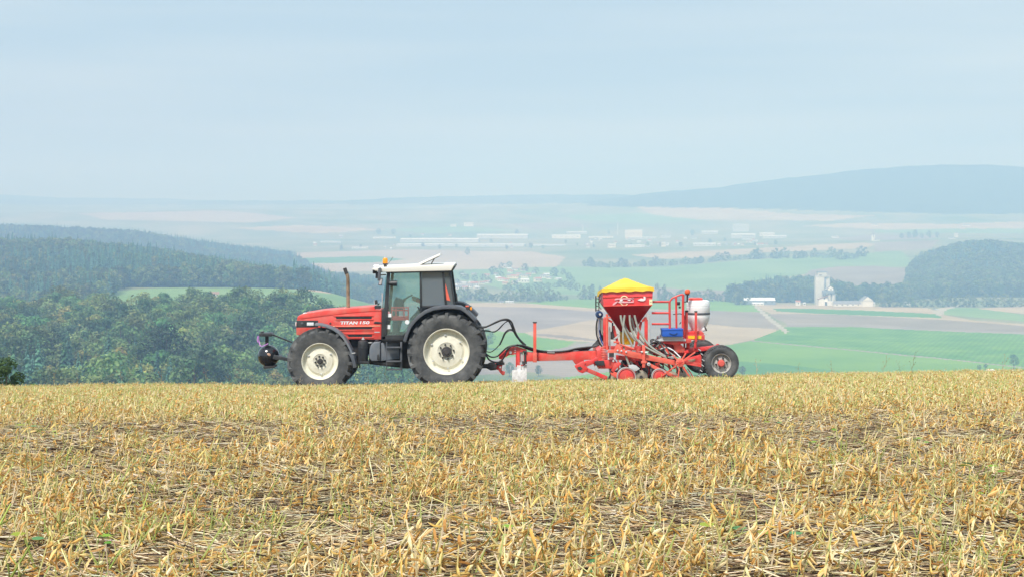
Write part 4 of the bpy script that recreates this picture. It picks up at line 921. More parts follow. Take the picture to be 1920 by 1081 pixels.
part('amber_lens', ORANGE, tl, lambda b: add_box(b, q(883.4, 577.5, .16), (.045, .18, .07), .012))
part('red_lens', REDLENS, tl, lambda b: add_box(b, q(876, 573.4, .12), (.08, .06, .03), .008))
part('rear_post', BLACK, TR, lambda b: bar(b, (857.6, 567), (855.6, 549), .45, .03, .03))
# wheels
rw = make_wheel(TR, 'rear_wheel', 837, 659, 74.3, 43.8, .275, .55, 19, CREAM, .12, .168, 8, IRON); far_copy(rw, 2.06)
fw = make_wheel(TR, 'front_wheel', 599.5, 677, 62.5, 34.8, .30, .44, 18, CREAM, .065, .115, 8, IRON); far_copy(fw, 2.04)
for w_, rpx, n in ((rw, 31, 6), (fw, 24, 3)):
    for k in range(n):
        a = 2 * math.pi * k / n + .6; o = newbm(); add_box(o, (0, 0, 0), (.05, .03, .03), .006); mk('rim_clamp', o, PALE, w_, 35, (M(rpx) * math.cos(a), -(.155 if w_ is rw else .12), M(rpx) * math.sin(a)))
# cab
CY0, CY1 = .40, 1.94
cab = part('cab_frame', BLACK, TR, lambda b: None if False else [
    (prism(b, [(725.6, 510), (731, 510), (727.6, 560), (724.6, 600), (723.5, 636), (714.8, 636), (716.4, 582), (720.6, 575)], .42, y0, y1, .012),
     prism(b, [(786.6, 509), (790.6, 509), (791, 590), (787.4, 590)], .42, y0, y1, .006),
     prism(b, [(828.6, 508), (832.2, 508), (838, 573), (834, 573)], .42, y0, y1, .006),
     prism(b, [(841.5, 507), (844.8, 507), (853.8, 572), (850.5, 573)], .42, y0, y1, .006),
     prism(b, [(725, 508.6), (845, 506.6), (845, 510), (725, 512.2)], .42, y0, y1, .006),
     prism(b, [(716, 629.6), (756, 629), (756, 637), (715, 637)], .42, y0, y1, .008),
     prism(b, [(788, 572.4), (853, 570.8), (853, 574), (788, 576)], .42, y0, y1, .006)) for y0, y1 in ((CY0, CY0 + .06), (CY1 - .06, CY1))] + [add_bar(b, q(729, 512, .45), q(729, 512, .45) + Vector((0, 1.44, 0)), .02, .08), add_bar(b, q(843, 510, .45), q(843, 510, .45) + Vector((0, 1.44, 0)), .02, .08), add_bar(b, q(852, 573, .45), q(852, 573, .45) + Vector((0, 1.44, 0)), .02, .1)])
part('cab_floor', IRON, cab, lambda b: prism(b, [(718, 633), (790, 633), (852, 600), (852, 606), (790, 642), (718, 642)], .5, .47, 1.88))
part('rear_bulkhead', BLACK, cab, lambda b: prism(b, [(768, 597), (787, 576), (851, 574), (851, 600), (790, 628)], .65, .68, .74))
roof = part('roof', ROOFW, TR, lambda b: prism(b, [(697, 504), (700, 502.4), (713, 501.2), (780, 498), (851, 495.6), (852, 497.5), (846, 507.4), (726, 510), (704, 507.6)], .34, .30, 2.04, .02, 3))
part('roof_edge', BLACK, roof, lambda b: prism(b, [(724, 510.3), (846, 507.8), (852, 498.5), (852.6, 500), (847, 510), (724, 512)], .34, .34, 2.0))
ht = part('roof_hatch', ROOFW, roof, lambda b: add_bar(b, q(781, 497.4, .7), q(825, 477.2, .7), .9, .045, .015))
b = ht.data
for v in b.vertices: v.co.y += .42
part('hatch_strut', BLACK, ht, lambda b: add_tube(b, [q(808, 496, .75), q(815, 484, .75)], .012, 8))
part('hatch_liner', DGREY, ht, lambda b: add_bar(b, q(788, 496.6, 1.12), q(823.6, 480.2, 1.12), .8, .02))
bc = part('beacon', IRON, roof, lambda b: add_lathe(b, [(.035, -.12), (.035, -.03), (.055, -.02), (.062, 0), (.05, .015), (0, .02)], q(722.3, 494, .5), 20, 'Z'))
part('beacon_dome', ORANGE, bc, lambda b: add_lathe(b, [(.058, .01), (.062, .03), (.060, .11), (.045, .135), (0, .145)], q(722.3, 494.5, .5), 22, 'Z'))
part('antenna', IRON, roof, lambda b: add_tube(b, [q(724, 500, .9), q(737, 482, .9)], .005, 6))
part('positioning_puck', WHITE, roof, lambda b: add_lathe(b, [(.03, -.05), (.03, -.02), (.08, -.012), (.078, .012), (.05, .03), (0, .034)], q(706, 499, .8), 20, 'Z'))
def f(b):
    add_box(b, q(703, 509.5, .5), (.10, .16, .08), .01); add_box(b, q(707, 517, .45), (.07, .1, .12), .012); add_bar(b, q(704, 512, .5), q(722, 507, .5), .04, .03); add_bar(b, q(708, 516, .42), q(724, 515, .45), .03, .025)
part('roof_lamp', BLACK, roof, f)
mi = part('mirror', DGREY, TR, lambda b: prism(b, [(709.8, 502), (714.6, 501.6), (713, 526), (708.4, 526)], .25, .14, .32, .012))
part('mirror_arm', BLACK, mi, lambda b: add_tube(b, [q(712, 508, .3), q(726, 508, .42)], .014, 8))
m2 = part('mirror', DGREY, TR, lambda b: prism(b, [(712, 521), (718, 521.6), (716, 535), (709.2, 534.6)], 2.2, 2.16, 2.2, .012)); part('mirror_glass', PALE, m2, lambda b: prism(b, [(712.8, 522.5), (717, 523), (715.2, 533.6), (710.4, 533.2)], 2.2, 2.15, 2.165))
part('cab_lamp', BLACK, TR, lambda b: (add_lathe(b, [(.05, -.10), (.06, -.06), (.065, .08), (0, .08)], q(738, 531, .36), 16, 'X'), add_bar(b, q(726, 529, .38), q(735, 530.5, .36), .04, .04)))
# glazing
dr = part('cab_door', BLACK, TR, lambda b: (bar(b, (731, 512), (724.5, 629), .41, .02, .02), bar(b, (724, 628.5), (757, 628.5), .41, .02, .03), bar(b, (757, 628), (787, 592), .41, .02, .02)))
PANE = [(730, 512), (787.5, 511), (788, 591), (781, 596), (770, 607), (761, 622), (757.5, 629), (724, 629)]
part('door_pane', GLASS, dr, lambda b: prism(b, PANE, .42, .425, .43), 0)
part('door_handle', BLACK, dr, lambda b: bar(b, (783, 574), (786, 579), .39, .02, .03))
fdr = part('cab_door', BLACK, TR, lambda b: (bar(b, (731, 512), (724.5, 629), 1.92, .02, .02), bar(b, (724, 628.5), (757, 628.5), 1.92, .02, .03)))
part('door_pane', GLASS, fdr, lambda b: prism(b, PANE, .42, 1.91, 1.915), 0)
part('side_pane', DARKGLASS, TR, lambda b: prism(b, [(791, 511), (829, 510), (834.6, 572.5), (791, 573.6)], .42, .425, .43), 0)
part('side_pane', DARKGLASS, TR, lambda b: prism(b, [(791, 511), (829, 510), (834.6, 572.5), (791, 573.6)], .42, 1.91, 1.915), 0)
part('corner_pane', SLATE2, TR, lambda b: prism(b, [(832, 510), (842, 509), (851, 571.5), (837.6, 572.4)], .42, .425, .43), 0)
part('corner_pane', SLATE2, TR, lambda b: prism(b, [(832, 510), (842, 509), (851, 571.5), (837.6, 572.4)], .42, 1.91, 1.915), 0)
part('windscreen', GLASS, TR, lambda b: add_bar(b, q(728, 513, 1.17), q(719, 578, 1.17), 1.42, .006), 0)
part('rear_window', GLASS, TR, lambda b: add_bar(b, q(843.5, 510, 1.17), q(851.8, 571, 1.17), 1.42, .006), 0)
part('warning_triangle', REDLENS, TR, lambda b: prism(b, [(835.2, 531), (844.2, 563.5), (835.8, 561.5)], .42, .416, .421))
for r_, m_ in ((rect(723.4, 587.2, 733.8, 593.6), WHITE), (rect(722.4, 608.4, 731.8, 616), WHITE), ([(724, 585), (727, 582), (730.5, 584), (730.5, 587), (724, 587)], PINK)):
    part('sticker', m_, dr, lambda b: prism(b, r_, .42, .418, .424))
part('sticker', WHITE, dr, lambda b: add_lathe(b, [(.052, 0), (.052, -.004), (0, -.004)], q(763.4, 603, .42), 20))
part('door_hinge', BLACK, dr, lambda b: (prism(b, rect(722, 594.6, 733, 598.6), .42, .405, .424), prism(b, rect(724, 600, 731, 605), .42, .41, .424)))
# inside the cab
dash = part('dashboard', DGREY, TR, lambda b: (prism(b, [(738, 566), (742, 557), (754, 561), (757, 572), (752, 600), (744, 632), (736, 632)], 1.1, .95, 1.4, .02),))
stw = part('steering_wheel', BLACK, TR, lambda b: None if False else add_tube(b, [q(760, 559.5, 1.17) + Matrix.Rotation(R(-29 + 180), 3, 'Y') @ Vector((math.cos(a) * .19, math.sin(a) * .19, 0)) for a in [2 * math.pi * k / 28 for k in range(29)]], .015, 8, cap=False))
part('steering_column', BLACK, stw, lambda b: add_tube(b, [q(760, 559.5, 1.17), q(750, 577, 1.17)], .025, 8))
for a in (0, 2.1, 4.2): part('spoke', BLACK, stw, lambda b: add_tube(b, [q(760, 559.5, 1.17), q(760, 559.5, 1.17) + Matrix.Rotation(R(-29 + 180), 3, 'Y') @ Vector((math.cos(a) * .18, math.sin(a) * .18, 0))], .01, 6))
seat = part('seat', SEATC, TR, lambda b: (add_box(b, q(807, 596, 1.17), (.5, .5, .14), .04), add_box(b, q(824, 570, 1.17), (.14, .48, .62), .05, Matrix.Rotation(R(8), 3, 'Y'))))
part('seat_base', IRON, seat, lambda b: add_box(b, q(808, 612, 1.17), (.34, .4, .3), .03))
part('gear_lever', BLACK, TR, lambda b: (add_tube(b, smooth_path([q(748, 624, .8), q(752, 606, .8), q(756, 598, .8)], 4), .01, 6), add_tube(b, smooth_path([q(735, 606, .75), q(742, 620, .75), q(756, 622, .75), q(768, 606, .75)], 5), .008, 6)))
# linkage, front and rear
part('front_linkage', BLACK, TR, lambda b: (bar(b, (512, 627), (548, 641), 1.17, .05, .035), bar(b, (522, 669), (560, 677), .9, .06, .08), bar(b, (522, 669), (560, 677), 1.44, .06, .08), add_box(b, q(560, 655, 1.17), (.2, .5, .5), .03)))
def f(b):
    prism(b, [(903, 682), (914, 682), (919, 679), (927, 680), (932, 685), (930, 693), (920, 694), (912, 690), (900, 690)], .95, 1.02, 1.14, .012); add_bar(b, q(850, 672, 1.1), q(906, 686, 1.1), .1, .09, .01)
    add_bar(b, q(845, 655, .8), q(905, 668, .8), .06, .06, .01)
part('drawbar_hook', IRON, TR, f)

# crate and driver in the cab, ballast ball in front: things of their own
def f(b):
    x0, y0, x1, y1 = 734.5, 574, 765.5, 600; Y0 = .47; Y1 = .68
    for Y in (Y0, Y1):
        for yy in (y0 + 2, y0 + 7, y1 - 7, y1 - 2): bar(b, (x0, yy), (x1, yy), Y, .015, .03)
        for xx in (x0, x0 + 8, x1 - 8, x1): bar(b, (xx, y0), (xx, y1), Y, .015, .03)
    for xx in (x0, x1):
        for yy in (y0 + 2, y1 - 4): add_bar(b, q(xx, yy, Y0), q(xx, yy, Y0) + Vector((0, Y1 - Y0, 0)), .02, .03)
    prism(b, rect(x0, y1 - 5, x1, y1), .47, Y0, Y1)
b = newbm(); f(b); CR = mk('crate', b, mat('red_crate_plastic', (.75, .05, .06), .5, var=.06)); tag(CR, 'red plastic crate standing inside the tractor door', 'crate')
b = newbm(); add_box(b, q(752, 588, .57), (.1, .08, .16), .02); tag(mk('bottle', b, WHITE), 'pale bottle inside the red crate in the cab', 'bottle')

def person():
    V = {'pel': (808, 586, 1.17, .15), 'spine': (811, 570, 1.17, .14), 'chest': (812, 556, 1.17, .155), 'neck': (809, 543, 1.17, .06), 'head': (806, 534, 1.17, .095), 'crown': (806, 527, 1.17, .08),
         'shl': (811, 550, .95, .07), 'ell': (795, 568, .86, .05), 'wrl': (779, 562, .96, .036), 'hal': (773.5, 560.5, 1.0, .035), 'shr': (811, 550, 1.39, .07), 'elr': (795, 566, 1.46, .05), 'wrr': (778, 558, 1.38, .036), 'har': (772, 556.5, 1.34, .035),
         'hil': (806, 590, 1.06, .10), 'knl': (776, 592, 1.0, .075), 'anl': (768, 624, 1.0, .05), 'tol': (760, 627, 1.0, .04), 'hir': (806, 590, 1.28, .10), 'knr': (776, 592, 1.34, .075), 'anr': (768, 624, 1.34, .05), 'tor': (760, 627, 1.34, .04)}
    E = [('pel', 'spine'), ('spine', 'chest'), ('chest', 'neck'), ('neck', 'head'), ('head', 'crown'), ('chest', 'shl'), ('shl', 'ell'), ('ell', 'wrl'), ('wrl', 'hal'), ('chest', 'shr'), ('shr', 'elr'), ('elr', 'wrr'), ('wrr', 'har'), ('pel', 'hil'), ('hil', 'knl'), ('knl', 'anl'), ('anl', 'tol'), ('pel', 'hir'), ('hir', 'knr'), ('knr', 'anr'), ('anr', 'tor')]
    ks = list(V); me = bpy.data.meshes.new('person'); me.from_pydata([tuple(q(*V[k][:3])) for k in ks], [(ks.index(a), ks.index(c)) for a, c in E], [])
    ob = bpy.data.objects.new('tmp', me); COL.objects.link(ob); ob.modifiers.new('s', 'SKIN')
    for i, k in enumerate(ks): r_ = V[k][3]; ob.data.skin_vertices[0].data[i].radius = (r_, r_)
    ob.data.skin_vertices[0].data[0].use_root = True
    sb = ob.modifiers.new('u', 'SUBSURF'); sb.levels = 2; sb.render_levels = 2
    dg = bpy.context.evaluated_depsgraph_get(); dg.update(); m2 = bpy.data.meshes.new_from_object(ob.evaluated_get(dg)); bpy.data.objects.remove(ob)
    m2.name = 'person'; m2.materials.clear()
    for m_ in (REDCLOTH, SKIN, JEAN): m2.materials.append(m_)
    hz = q(0, 545, 1.17).z; wx = q(780, 0, 1.0).x; pzv = q(0, 580, 1.17).z
    for p in m2.polygons:
        c = p.center; p.use_smooth = True
        p.material_index = 1 if c.z > hz or (c.x < wx and c.z > q(0, 575, 1.1).z) else (2 if c.z < pzv and c.x < q(812, 0, 1.1).x else 0)
    o = mesh_obj('person', m2); tag(o, 'person in a red top sitting at the steering wheel in the tractor cab', 'person')
    b = newbm(); bmesh.ops.create_uvsphere(b, u_segments=16, v_segments=10, radius=.105)
    bmesh.ops.transform(b, matrix=Matrix.Translation(q(807.5, 529.5, 1.17)) @ Matrix.Diagonal((1.02, .95, .82, 1)), verts=b.verts); mk('hair', b, HAIR, o)
    b = newbm(); add_lathe(b, [(.012, 0), (.018, .03), (0, .05)], q(798.5, 535.5, 1.17), 8, 'Z'); mk('nose', b, SKIN, o)
person()

BA = thing('ballast_ball', 'black ball-shaped ballast with a purple ribbon on the front linkage', 'ballast', q(503.5, 689, 1.17))
part('ball', mat('glossy_black_steel', (.012, .013, .016), .16, var=.2, scale=5, coat=.5), BA, lambda b: bmesh.ops.transform(b, matrix=Matrix.Translation(q(503.5, 666, 1.17)), verts=bmesh.ops.create_uvsphere(b, u_segments=40, v_segments=24, radius=M(20.3, 1.17))['verts']), 60)
part('base_plate', IRON, BA, lambda b: prism(b, [(496, 684), (519, 683.5), (516, 687.5), (497, 689)], 1.17, .95, 1.39, .006))
part('post', IRON, BA, lambda b: bar(b, (500.5, 627), (500.5, 648), 1.17, .09, .075))
part('top_plate', BLACK, BA, lambda b: (prism(b, [(487.5, 623), (510, 622.5), (513.5, 626), (511, 629), (488, 629)], 1.17, 1.0, 1.34, .01), add_box(b, q(492, 622, 1.17), (.06, .2, .05), .01)))
part('bracket', BLACK, BA, lambda b: bar(b, (515, 666), (526, 670), 1.17, .5, .10, .01))
part('emblem', mat('dull_copper', (.45, .28, .2), .5), BA, lambda b: bmesh.ops.transform(b, matrix=Matrix.Translation(q(503, 664.5, .925)) @ Matrix.Diagonal((.06, .012, .045, 1)), verts=bmesh.ops.create_uvsphere(b, u_segments=12, v_segments=8, radius=1.0)['verts']))
part('ribbon', PURPLE, BA, lambda b: (add_tube(b, smooth_path([q(485, 629, 1.1), q(486, 640, 1.1), q(489, 648, 1.0), q(497, 646, 1.0), q(503, 643, 1.0)], 5), .011, 6), add_tube(b, smooth_path([q(484, 629, 1.12), q(482.5, 636, 1.1), q(484, 641, 1.08)], 4), .012, 6)))
# ------------------------------------------------------------------ seed drill
DR = thing('seed_drill', 'red trailed seed drill with yellow-covered hopper hitched behind the tractor', 'seed drill', (q(1230, 718, 1.17).x, 1.17, float(field_z(3.4, 1.1))))
CL = 1.17                                  # centre line
# drawbar
def f(b):
    prism(b, [(982, 659), (1008, 660.4), (1118, 656.6), (1118, 673), (1008, 676), (982, 677)], CL - .1, CL - .11, CL + .11, .012)
beam = part('drawbar', RED, DR, f)
part('gooseneck', RED_D, beam, lambda b: (prism(b, [(935, 671), (936, 665), (941, 659.5), (954, 652.5), (960, 650), (970, 649.6), (987, 654.5), (987, 659), (975, 659), (974.8, 684), (985, 681.5), (985, 684), (969, 687), (967, 686), (967, 664), (955, 664.5), (947, 669), (940, 673)], CL - .07, CL - .07, CL - .035, .005), prism(b, [(935, 671), (936, 665), (941, 659.5), (954, 652.5), (960, 650), (970, 649.6), (987, 654.5), (987, 659), (975, 659), (974.8, 684), (985, 681.5), (985, 684), (969, 687), (967, 686), (967, 664), (955, 664.5), (947, 669), (940, 673)], CL - .07, CL + .035, CL + .07, .005)))
part('hinge_block', IRON, beam, lambda b: (add_box(b, q(984, 657.5, CL), (.1, .3, .04), .006), add_box(b, q(983.5, 678.5, CL), (.12, .3, .04), .006), add_tube(b, [q(985, 659, CL - .1), q(985, 677, CL - .1)], .03, 12)))
part('gooseneck_plate', PALE, beam, lambda b: (prism(b, [(975, 659.5), (980, 659), (981, 668), (979, 677), (975, 678)], CL, CL - .03, CL + .03, .004), add_lathe(b, [(.035, 0), (.035, -.02), (0, -.02)], q(957, 659.5, CL - .08), 14)))
for y in (653, 656.5, 660, 664): part('pin', PALE, beam, lambda b: add_tube(b, [q(964.2, y, CL - .1), q(967.4, y, CL - .1)], .008, 6))
part('coupling', RED_D, beam, lambda b: (prism(b, [(923.5, 684), (927, 680), (940, 678.4), (944, 681), (941, 686), (941, 694), (947, 696), (946, 702), (942, 702.4), (937, 697), (934, 692.4), (926, 691.5)], CL - .05, CL - .06, CL + .06, .01),))
part('coupling_bolt', PALE, beam, lambda b: (add_lathe(b, [(.026, 0), (.026, -.02), (0, -.02)], q(926, 687.5, CL - .11), 10), add_lathe(b, [(.02, 0), (.02, -.02), (0, -.02)], q(938, 687.5, CL - .11), 10)))
part('coupling_clamp', IRON, beam, lambda b: (bar(b, (930, 681), (946, 680.4), CL - .02, .2, .05, .01), bar(b, (936, 677), (944, 677), CL, .16, .05, .01)))
jk = part('jack_foot', WPAINT, DR, lambda b: prism(b, [(960.2, 693), (987.6, 692.4), (988, 716), (960, 716)], CL - .1, CL - .1, CL - .085, .003)); tag(jk, 'white jack plate with chipped paint')
part('jack_post', WPAINT, jk, lambda b: (prism(b, rect(969.4, 684, 977, 694), CL - .09, CL - .08, CL, .004), prism(b, [(981, 684), (988, 683), (988, 693), (984, 693)], CL - .09, CL - .08, CL - .03, .003), prism(b, rect(976, 688, 982, 693), CL - .09, CL - .05, CL - .03)))
pm = part('marker_post', RED_O, DR, lambda b: (bar(b, (1002.8, 604), (1002.8, 677), CL - .2, .075, .075, .008), bar(b, (1002.8, 660), (1002.8, 678), CL - .2, .09, .1, .008)))
part('post_cap', IRON, pm, lambda b: add_box(b, q(1002.8, 603.4, CL - .2), (.1, .1, .025), .006))
# hoses between tractor and drill
def hose(pts, r, Y, m=HOSEB, parent=None, name='hose', seg=8):
    return part(name, m, parent or DR, lambda b: add_tube(b, smooth_path([q(p[0], p[1], p[2] if len(p) > 2 else Y) for p in pts], 7), r, seg), 60)
hose([(893, 611), (906, 613), (918, 609), (930, 603), (942, 598.5), (952, 598), (959, 603), (963, 613), (968, 626), (977, 640), (986, 646)], .022, CL - .1)
hose([(894, 610), (904, 612), (916, 610), (928, 605), (940, 600), (951, 599.6), (957, 606), (962, 618), (970, 632), (982, 643)], .016, CL)
hose([(900, 619), (912, 620), (923, 621), (932, 618), (942, 608), (952, 600)], .009, CL + .1)
hose([(904, 618), (916, 619), (926, 622), (936, 616), (946, 605), (953, 601)], .009, CL - .05)
hose([(936, 646), (941, 636), (946, 624), (953, 617.5), (960, 617), (966, 622), (974, 634), (985, 645)], .014, CL)
hose([(938, 645), (943, 634), (948, 624), (955, 619), (962, 620), (969, 629), (980, 641)], .012, CL - .1)
hose([(912, 658), (920, 659), (928, 654), (934, 648), (938, 645)], .011, CL - .02)
hose([(910, 661), (920, 668), (932, 667), (941, 659), (950, 651), (960, 647), (972, 646.5), (984, 648)], .018, CL - .12)
hose([(911, 664), (918, 674), (930, 678), (940, 675), (947, 665), (950, 656), (958, 649), (972, 645)], .020, CL - .15)
for k in range(5):
    o = k * 1.5; hose([(960 + k, 648 - o * .4), (978, 646 + o * .5), (994, 651 + o * .7, CL - .14 + k * .05), (1010, 656 + o * .5), (1034, 658.5 + o * .3), (1060, 657 + o * .2), (1080, 652.5 + o * .4), (1100, 650 + o), (1116, 648 - o), (1128, 640 - o * 2), (1124 + k * 2, 618 + o * 3)], .021 if k < 3 else .014, CL - .12 + k * .05)
part('hose_wrap', PALE, DR, lambda b: add_tube(b, [q(1026, 658.6, CL - .1), q(1040, 659.4, CL - .1)], .038, 12))
# hopper
HN, HF = .12, 2.22
def f(b):
    T = [q(1130, 545, HN), q(1224.4, 542.6, HN), q(1224, 543, HN) + Vector((-.02, HF - HN, -.17)), q(1130, 545, HN) + Vector((-.0, HF - HN, -.17))]
    Bm = [q(1131.6, 573.6, HN), q(1222.8, 571.6, HN), q(1222.8, 571.6, HN) + Vector((0, HF - HN, 0)), q(1131.6, 573.6, HN) + Vector((0, HF - HN, 0))]
    tv = [b.verts.new(v) for v in T]; bv = [b.verts.new(v) for v in Bm]
    for i in range(4): b.faces.new((tv[i], tv[(i + 1) % 4], bv[(i + 1) % 4], bv[i]))
    b.faces.new(tv); b.faces.new(bv[::-1])
    bmesh.ops.bevel(b, geom=list(b.edges), offset=.015, segments=2, profile=.6, affect='EDGES')
hp = part('hopper', RED_D, DR, f)
hp.data.materials.clear(); hp.data.materials.append(mat('hopper_red_paint', (.86, .07, .085), .35, var=.06, scale=3, dirt=(.5, .25, .2), dirt_amt=.25, coat=.2))
def f(b):
    T = [q(1132, 573.9, HN), q(1222.4, 571.9, HN), q(1222.4, 571.9, HN) + Vector((0, HF - HN, 0)), q(1132, 573.9, HN) + Vector((0, HF - HN, 0))]
    Bm = [q(1164, 622, .95), q(1186, 622, .95), q(1186, 622, .95) + Vector((0, .45, 0)), q(1164, 622, .95) + Vector((0, .45, 0))]
    tv = [b.verts.new(v) for v in T]; bv = [b.verts.new(v) for v in Bm]
    for i in range(4): b.faces.new((tv[i], tv[(i + 1) % 4], bv[(i + 1) % 4], bv[i]))
    b.faces.new(bv[::-1]); b.faces.new(tv)
    bmesh.ops.bevel(b, geom=list(b.edges), offset=.012, segments=2, profile=.6, affect='EDGES')
part('funnel', mat('funnel_shaded_red', (.50, .012, .018), .35, var=.08, scale=3, dirt=(.3, .1, .08), dirt_amt=.2), hp, f)  # hopper red made darker, painting in the shade on the sloping underside
part('hopper_rib', RED, hp, lambda b: (bar(b, (1130.6, 556.4), (1223, 554.6), HN - .008, .02, .012, .003), bar(b, (1131, 573), (1223, 571.2), HN - .012, .03, .025, .006)))
def f(b):                                 # tent-shaped cover with a hanging hem
    x0, z0 = q(1129, 0, HN).x, q(0, 540.5, HN).z; x1 = q(1225.6, 0, HN).x; z1 = q(0, 538, HN).z; xa = q(1174, 0, CL).x; za = q(0, 521.6, CL).z; y0, y1 = HN - .03, HF + .03
    hem = .085; nx, ny = 14, 12; g = {}
    for i in range(nx + 1):
        for j in range(ny + 1):
            u, v = i / nx, j / ny; x = x0 + (x1 - x0) * u; y = y0 + (y1 - y0) * v; ze = z0 + (z1 - z0) * u - .17 * v
            ua = (xa - x0) / (x1 - x0); t = (u / ua) if u < ua else (1 - u) / (1 - ua); side = min(1, 2.6 * min(v, 1 - v) + .0)
            z = ze + (za - ze) * min(t, side) + .012 * math.sin(9 * u + 5 * v) * min(1, 4 * min(u, 1 - u, v, 1 - v)); g[i, j] = b.verts.new((x, y, z))
    for i in range(nx):
        for j in range(ny): b.faces.new((g[i, j], g[i + 1, j], g[i + 1, j + 1], g[i, j + 1]))
    ring = [(i, 0) for i in range(nx + 1)] + [(nx, j) for j in range(1, ny + 1)] + [(i, ny) for i in range(nx - 1, -1, -1)] + [(0, j) for j in range(ny - 1, 0, -1)]
    low = []
    for k, (i, j) in enumerate(ring):
        v = g[i, j].co; d = hem + .012 * math.sin(k * 1.9) + (.06 * (j / ny) if i == 0 else 0); low.append(b.verts.new((v.x + (-.012 if i == 0 else .012 if i == nx else 0), v.y + (-.012 if j == 0 else .012 if j == ny else 0), v.z - d)))
    for k in range(len(ring)): b.faces.new((g[ring[k]], g[ring[(k + 1) % len(ring)]], low[(k + 1) % len(ring)], low[k]))
part('tarpaulin', YEL, hp, f, 40)
# hopper emblem: a pale letter C ring with script strokes across, and a duck
WD = mat('decal_white', (.86, .80, .80), .5, var=.03); YD = mat('decal_cream', (.92, .80, .5), .5, var=.03); PKD = mat('decal_pink', (.84, .42, .46), .5, var=.04)
def dec(name, m, pts, k=0): return part(name, m, hp, lambda b: prism(b, pts, HN, HN - .022 - .003 * k, HN - .004), 0)
ring = [(1170.5 + 9.0 * math.cos(a) * .95, 563 + 9.6 * math.sin(a)) for a in [R(-40 - 280 * k / 30) for k in range(31)]]
inner = [(1170.5 + 7.4 * math.cos(a) * .95, 563.2 + 7.9 * math.sin(a)) for a in [R(-40 - 280 * k / 30) for k in range(31)]]
b = newbm()
for k in range(30): prism(b, [ring[k], ring[k + 1], inner[k + 1], inner[k]], HN, HN - .024, HN - .004)
mk('ring_emblem', b, YD, hp, 0)
dec('script_stroke', PKD, [(1152, 560.5), (1156, 558.5), (1187, 558), (1186.5, 560), (1160, 560.8), (1153, 562)], 1)
dec('script_stroke', PKD, [(1158, 566), (1163, 564.6), (1188, 564.4), (1188, 566.6), (1162, 567.4)], 1)
dec('script_stroke', WD, [(1162, 561), (1166, 560), (1168, 562), (1166, 564), (1162, 563.6)], 2)
dec('script_stroke', WD, [(1176, 562), (1180, 560.8), (1183, 562), (1180, 563.2)], 2)
dec('script_stroke', PKD, [(1183, 558), (1188, 557), (1187, 560), (1188.4, 564.4), (1186.6, 564.6), (1185.4, 560)], 1)
dec('script_stroke', PKD, [(1149, 569), (1154, 565), (1158, 563.6), (1158, 565.4), (1153, 570), (1148.6, 572)], 1)
dec('script_stroke', WD, [(1160, 564.8), (1170, 564.2), (1170, 565), (1160, 565.8)], 2)
dec('duck_mark', WD, [(1195, 561.4), (1199, 560.2), (1201.6, 558.8), (1205, 559), (1207.4, 559.2), (1206.4, 557.2), (1206.4, 555.4), (1208, 554.8), (1209.6, 556), (1211.4, 557.6), (1209.8, 558.6), (1210.6, 560.4), (1209, 562.6), (1205.6, 563.8), (1200.8, 563.4), (1197.6, 562.6)])
dec('yellow_label', YD, rect(1217.2, 560.4, 1223, 571.4))
dec('label_print', DGREY, rect(1218.4, 565.4, 1221.8, 566), 1)
part('side_ladder', IRON, hp, lambda b: (add_tube(b, [q(1117.2, 554, HF), q(1117.2, 583, HF)], .016, 8), add_tube(b, [q(1123, 554, 1.6), q(1123, 583, 1.6)], .012, 8), *[add_tube(b, [q(1117.2, y, HF), q(1123, y + .6, 1.6)], .01, 6) for y in (559, 566, 573, 580)]))
part('front_cable', DGREY, hp, lambda b: add_tube(b, smooth_path([q(1124, 551, 1.0), q(1127, 560, .8), q(1122, 570, .9), q(1127, 579, .7)], 5), .012, 6))
fan = part('fan_housing', NAVY, DR, lambda b: add_lathe(b, [(.075, .16), (.085, .14), (.088, -.12), (.07, -.16), (.035, -.165), (.03, -.15), (0, -.15)], q(1123.4, 588.6, .6), 24))
part('fan_motor', PALE, fan, lambda b: add_lathe(b, [(.028, 0), (.028, -.03), (0, -.03)], q(1125, 588.4, .44), 14))
part('fan_bracket', PALE, fan, lambda b: bar(b, (1119, 595.4), (1132, 596.4), .6, .2, .015))
# hopper frame
def f(b):
    for Y in (.35, 1.95): bar(b, (1133.8, 596), (1134.6, 652), Y, .10, .08, .008); bar(b, (1211.4, 594), (1211.4, 652), Y, .09, .075, .008)
    for x, y in ((1134.4, 648), (1211, 648)): add_bar(b, q(x, y, .35), q(x, y, .35) + Vector((0, 1.6, 0)), .06, .1, .008)
    bar(b, (1134, 596), (1148, 603), .35, .06, .05); bar(b, (1211, 594), (1204, 602), .35, .06, .05); bar(b, (1150, 610), (1160, 650), .5, .06, .06); bar(b, (1202, 602), (1192, 650), .5, .06, .06)
    bar(b, (1134, 650), (1230, 654), .5, .1, .08); bar(b, (1134, 650), (1230, 654), 1.8, .1, .08)
hf = part('hopper_frame', RED_D, DR, f)
part('upright_tube', RED_O, hf, lambda b: (add_tube(b, [q(1138.2, 588, .02), q(1138.6, 655, .02)], .03, 12), add_box(b, q(1139, 594.5, .02), (.16, .05, .03), .004)))
part('drop_tube', PALE, hf, lambda b: (add_tube(b, [q(1143.2, 612, .1), q(1143.6, 654, .1)], .018, 8), add_tube(b, [q(1217, 590, .1), q(1217.4, 644, .1)], .022, 8), add_tube(b, [q(1213.6, 586, .2), q(1215.6, 598, .2)], .03, 10)))
part('metering_box', IRON, hf, lambda b: (add_box(b, q(1149, 628, .7), (.12, .4, .16), .012), add_tube(b, [q(1148.6, 604, .7), q(1148.6, 622, .7)], .02, 8)))
